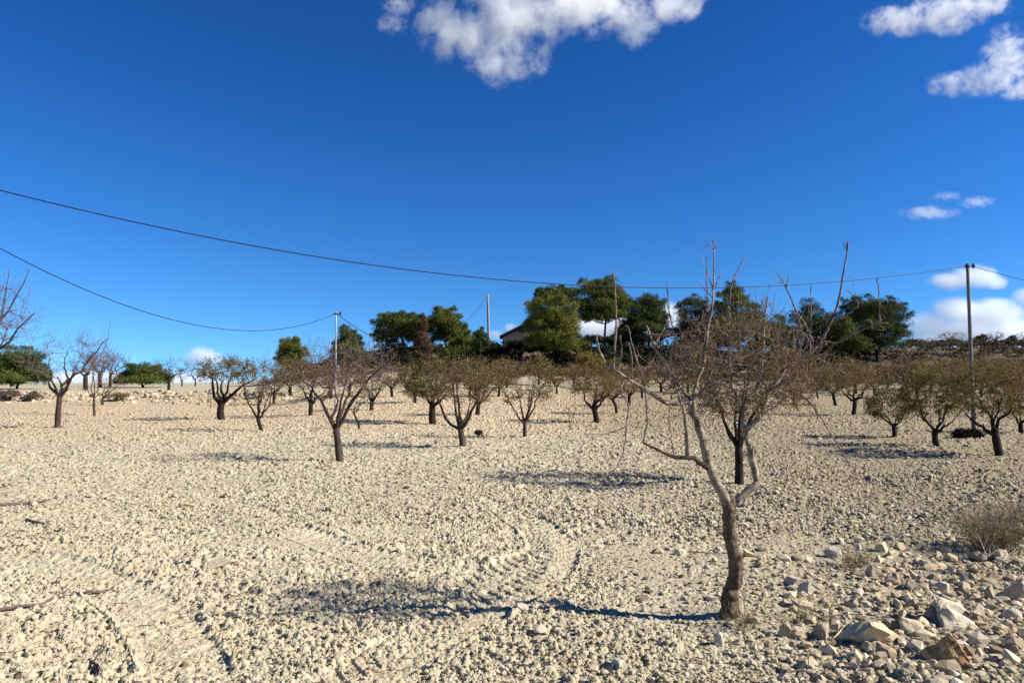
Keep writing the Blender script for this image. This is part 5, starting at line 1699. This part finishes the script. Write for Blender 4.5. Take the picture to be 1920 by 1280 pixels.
cloud("biggest low cumulus bank over the right ridge", [(1800, 585, 60, 32), (1860, 590, 66, 36), (1740, 615, 56, 32), (1810, 622, 80, 30), (1890, 620, 60, 30), (1760, 640, 80, 22), (1880, 645, 80, 20)], 5000, 9, 0.006, 2.2, 0.55, 0.5, 0.1)
cloud("white cumulus cut by the right edge beside the tall pole's cable", [(1922, 556, 26, 18)], 5000, 10, 0.006, 1.8, 0.55, 0.5, 0.05)
cloud("small white cumulus low over the left horizon", [(378, 668, 28, 20), (400, 672, 24, 14), (360, 674, 18, 14)], 5000, 11, 0.007, 1.8, 0.55, 0.5, 0.05)
cloud("low white cloud bank showing between the pine trunks", [(1110, 612, 80, 26), (1190, 612, 80, 30), (1258, 600, 40, 34), (1040, 620, 60, 16)], 5000, 12, 0.006, 2.0, 0.55, 0.5, 0.05)
cloud("little white cloud just left of the house roof", [(930, 628, 16, 12), (957, 614, 14, 10)], 5000, 13, 0.006, 1.8, 0.55, 0.5, 0.05)
cloud("pale low cloud bank along the left horizon under the almond crowns", [(150, 712, 150, 18), (330, 712, 120, 16), (20, 712, 120, 16)], 6000, 14, 0.002, 2.0, 0.5, 0.4, 0.05)

# ------------------------------------------------------------------ light
EL, AZ = math.radians(34), math.radians(101)     # azimuth from +Y towards +X
sd = Vector((math.sin(AZ) * math.cos(EL), math.cos(AZ) * math.cos(EL), math.sin(EL)))
sun = bpy.data.lights.new("sun", 'SUN')
sun.energy = 5.0
sun.angle = math.radians(0.7)
sun.color = (1.0, 0.955, 0.875)
so = bpy.data.objects.new("sun", sun)
COL.objects.link(so)
so.rotation_euler = sd.to_track_quat('Z', 'Y').to_euler()
so.location = sd * 100
W = bpy.data.worlds.new("World")
SC.world = W
W.use_nodes = True
nt = W.node_tree
bg = nt.nodes["Background"]
sky = nt.nodes.new("ShaderNodeTexSky")
sky.sky_type = 'NISHITA'
sky.sun_disc = False
sky.sun_elevation = EL
sky.sun_rotation = AZ
sky.altitude = 600
sky.air_density = 1.0
sky.dust_density = 0.0
sky.ozone_density = 3.0
tc = nt.nodes.new("ShaderNodeTexCoord")
mp = nt.nodes.new("ShaderNodeVectorMath")
mp.operation = 'MULTIPLY_ADD'
mp.inputs[1].default_value = (1, 1, 0.95)
mp.inputs[2].default_value = (0, 0, 0.104)
nrm = nt.nodes.new("ShaderNodeVectorMath")
nrm.operation = 'NORMALIZE'
nt.links.new(tc.outputs["Generated"], mp.inputs[0])
nt.links.new(mp.outputs[0], nrm.inputs[0])
nt.links.new(nrm.outputs[0], sky.inputs["Vector"])
hs = nt.nodes.new("ShaderNodeHueSaturation")
hs.inputs["Saturation"].default_value = 1.27
hs.inputs["Hue"].default_value = 0.499
hs.inputs["Value"].default_value = 0.845
nt.links.new(sky.outputs[0], hs.inputs["Color"])
gm = nt.nodes.new("ShaderNodeGamma")
gm.inputs[1].default_value = 1.5
nt.links.new(hs.outputs[0], gm.inputs[0])
nt.links.new(gm.outputs[0], bg.inputs[0])
bg.inputs[1].default_value = 0.05
vsn = SC.view_settings
vsn.view_transform = 'Standard'
vsn.look = 'None'
vsn.exposure = 0.9
vsn.gamma = 1.0
SC.cycles.max_bounces = 10
SC.cycles.diffuse_bounces = 2
SC.cycles.volume_bounces = 8
SC.cycles.transparent_max_bounces = 12
SC.cycles.volume_step_rate = 0.45
SC.cycles.volume_max_steps = 160
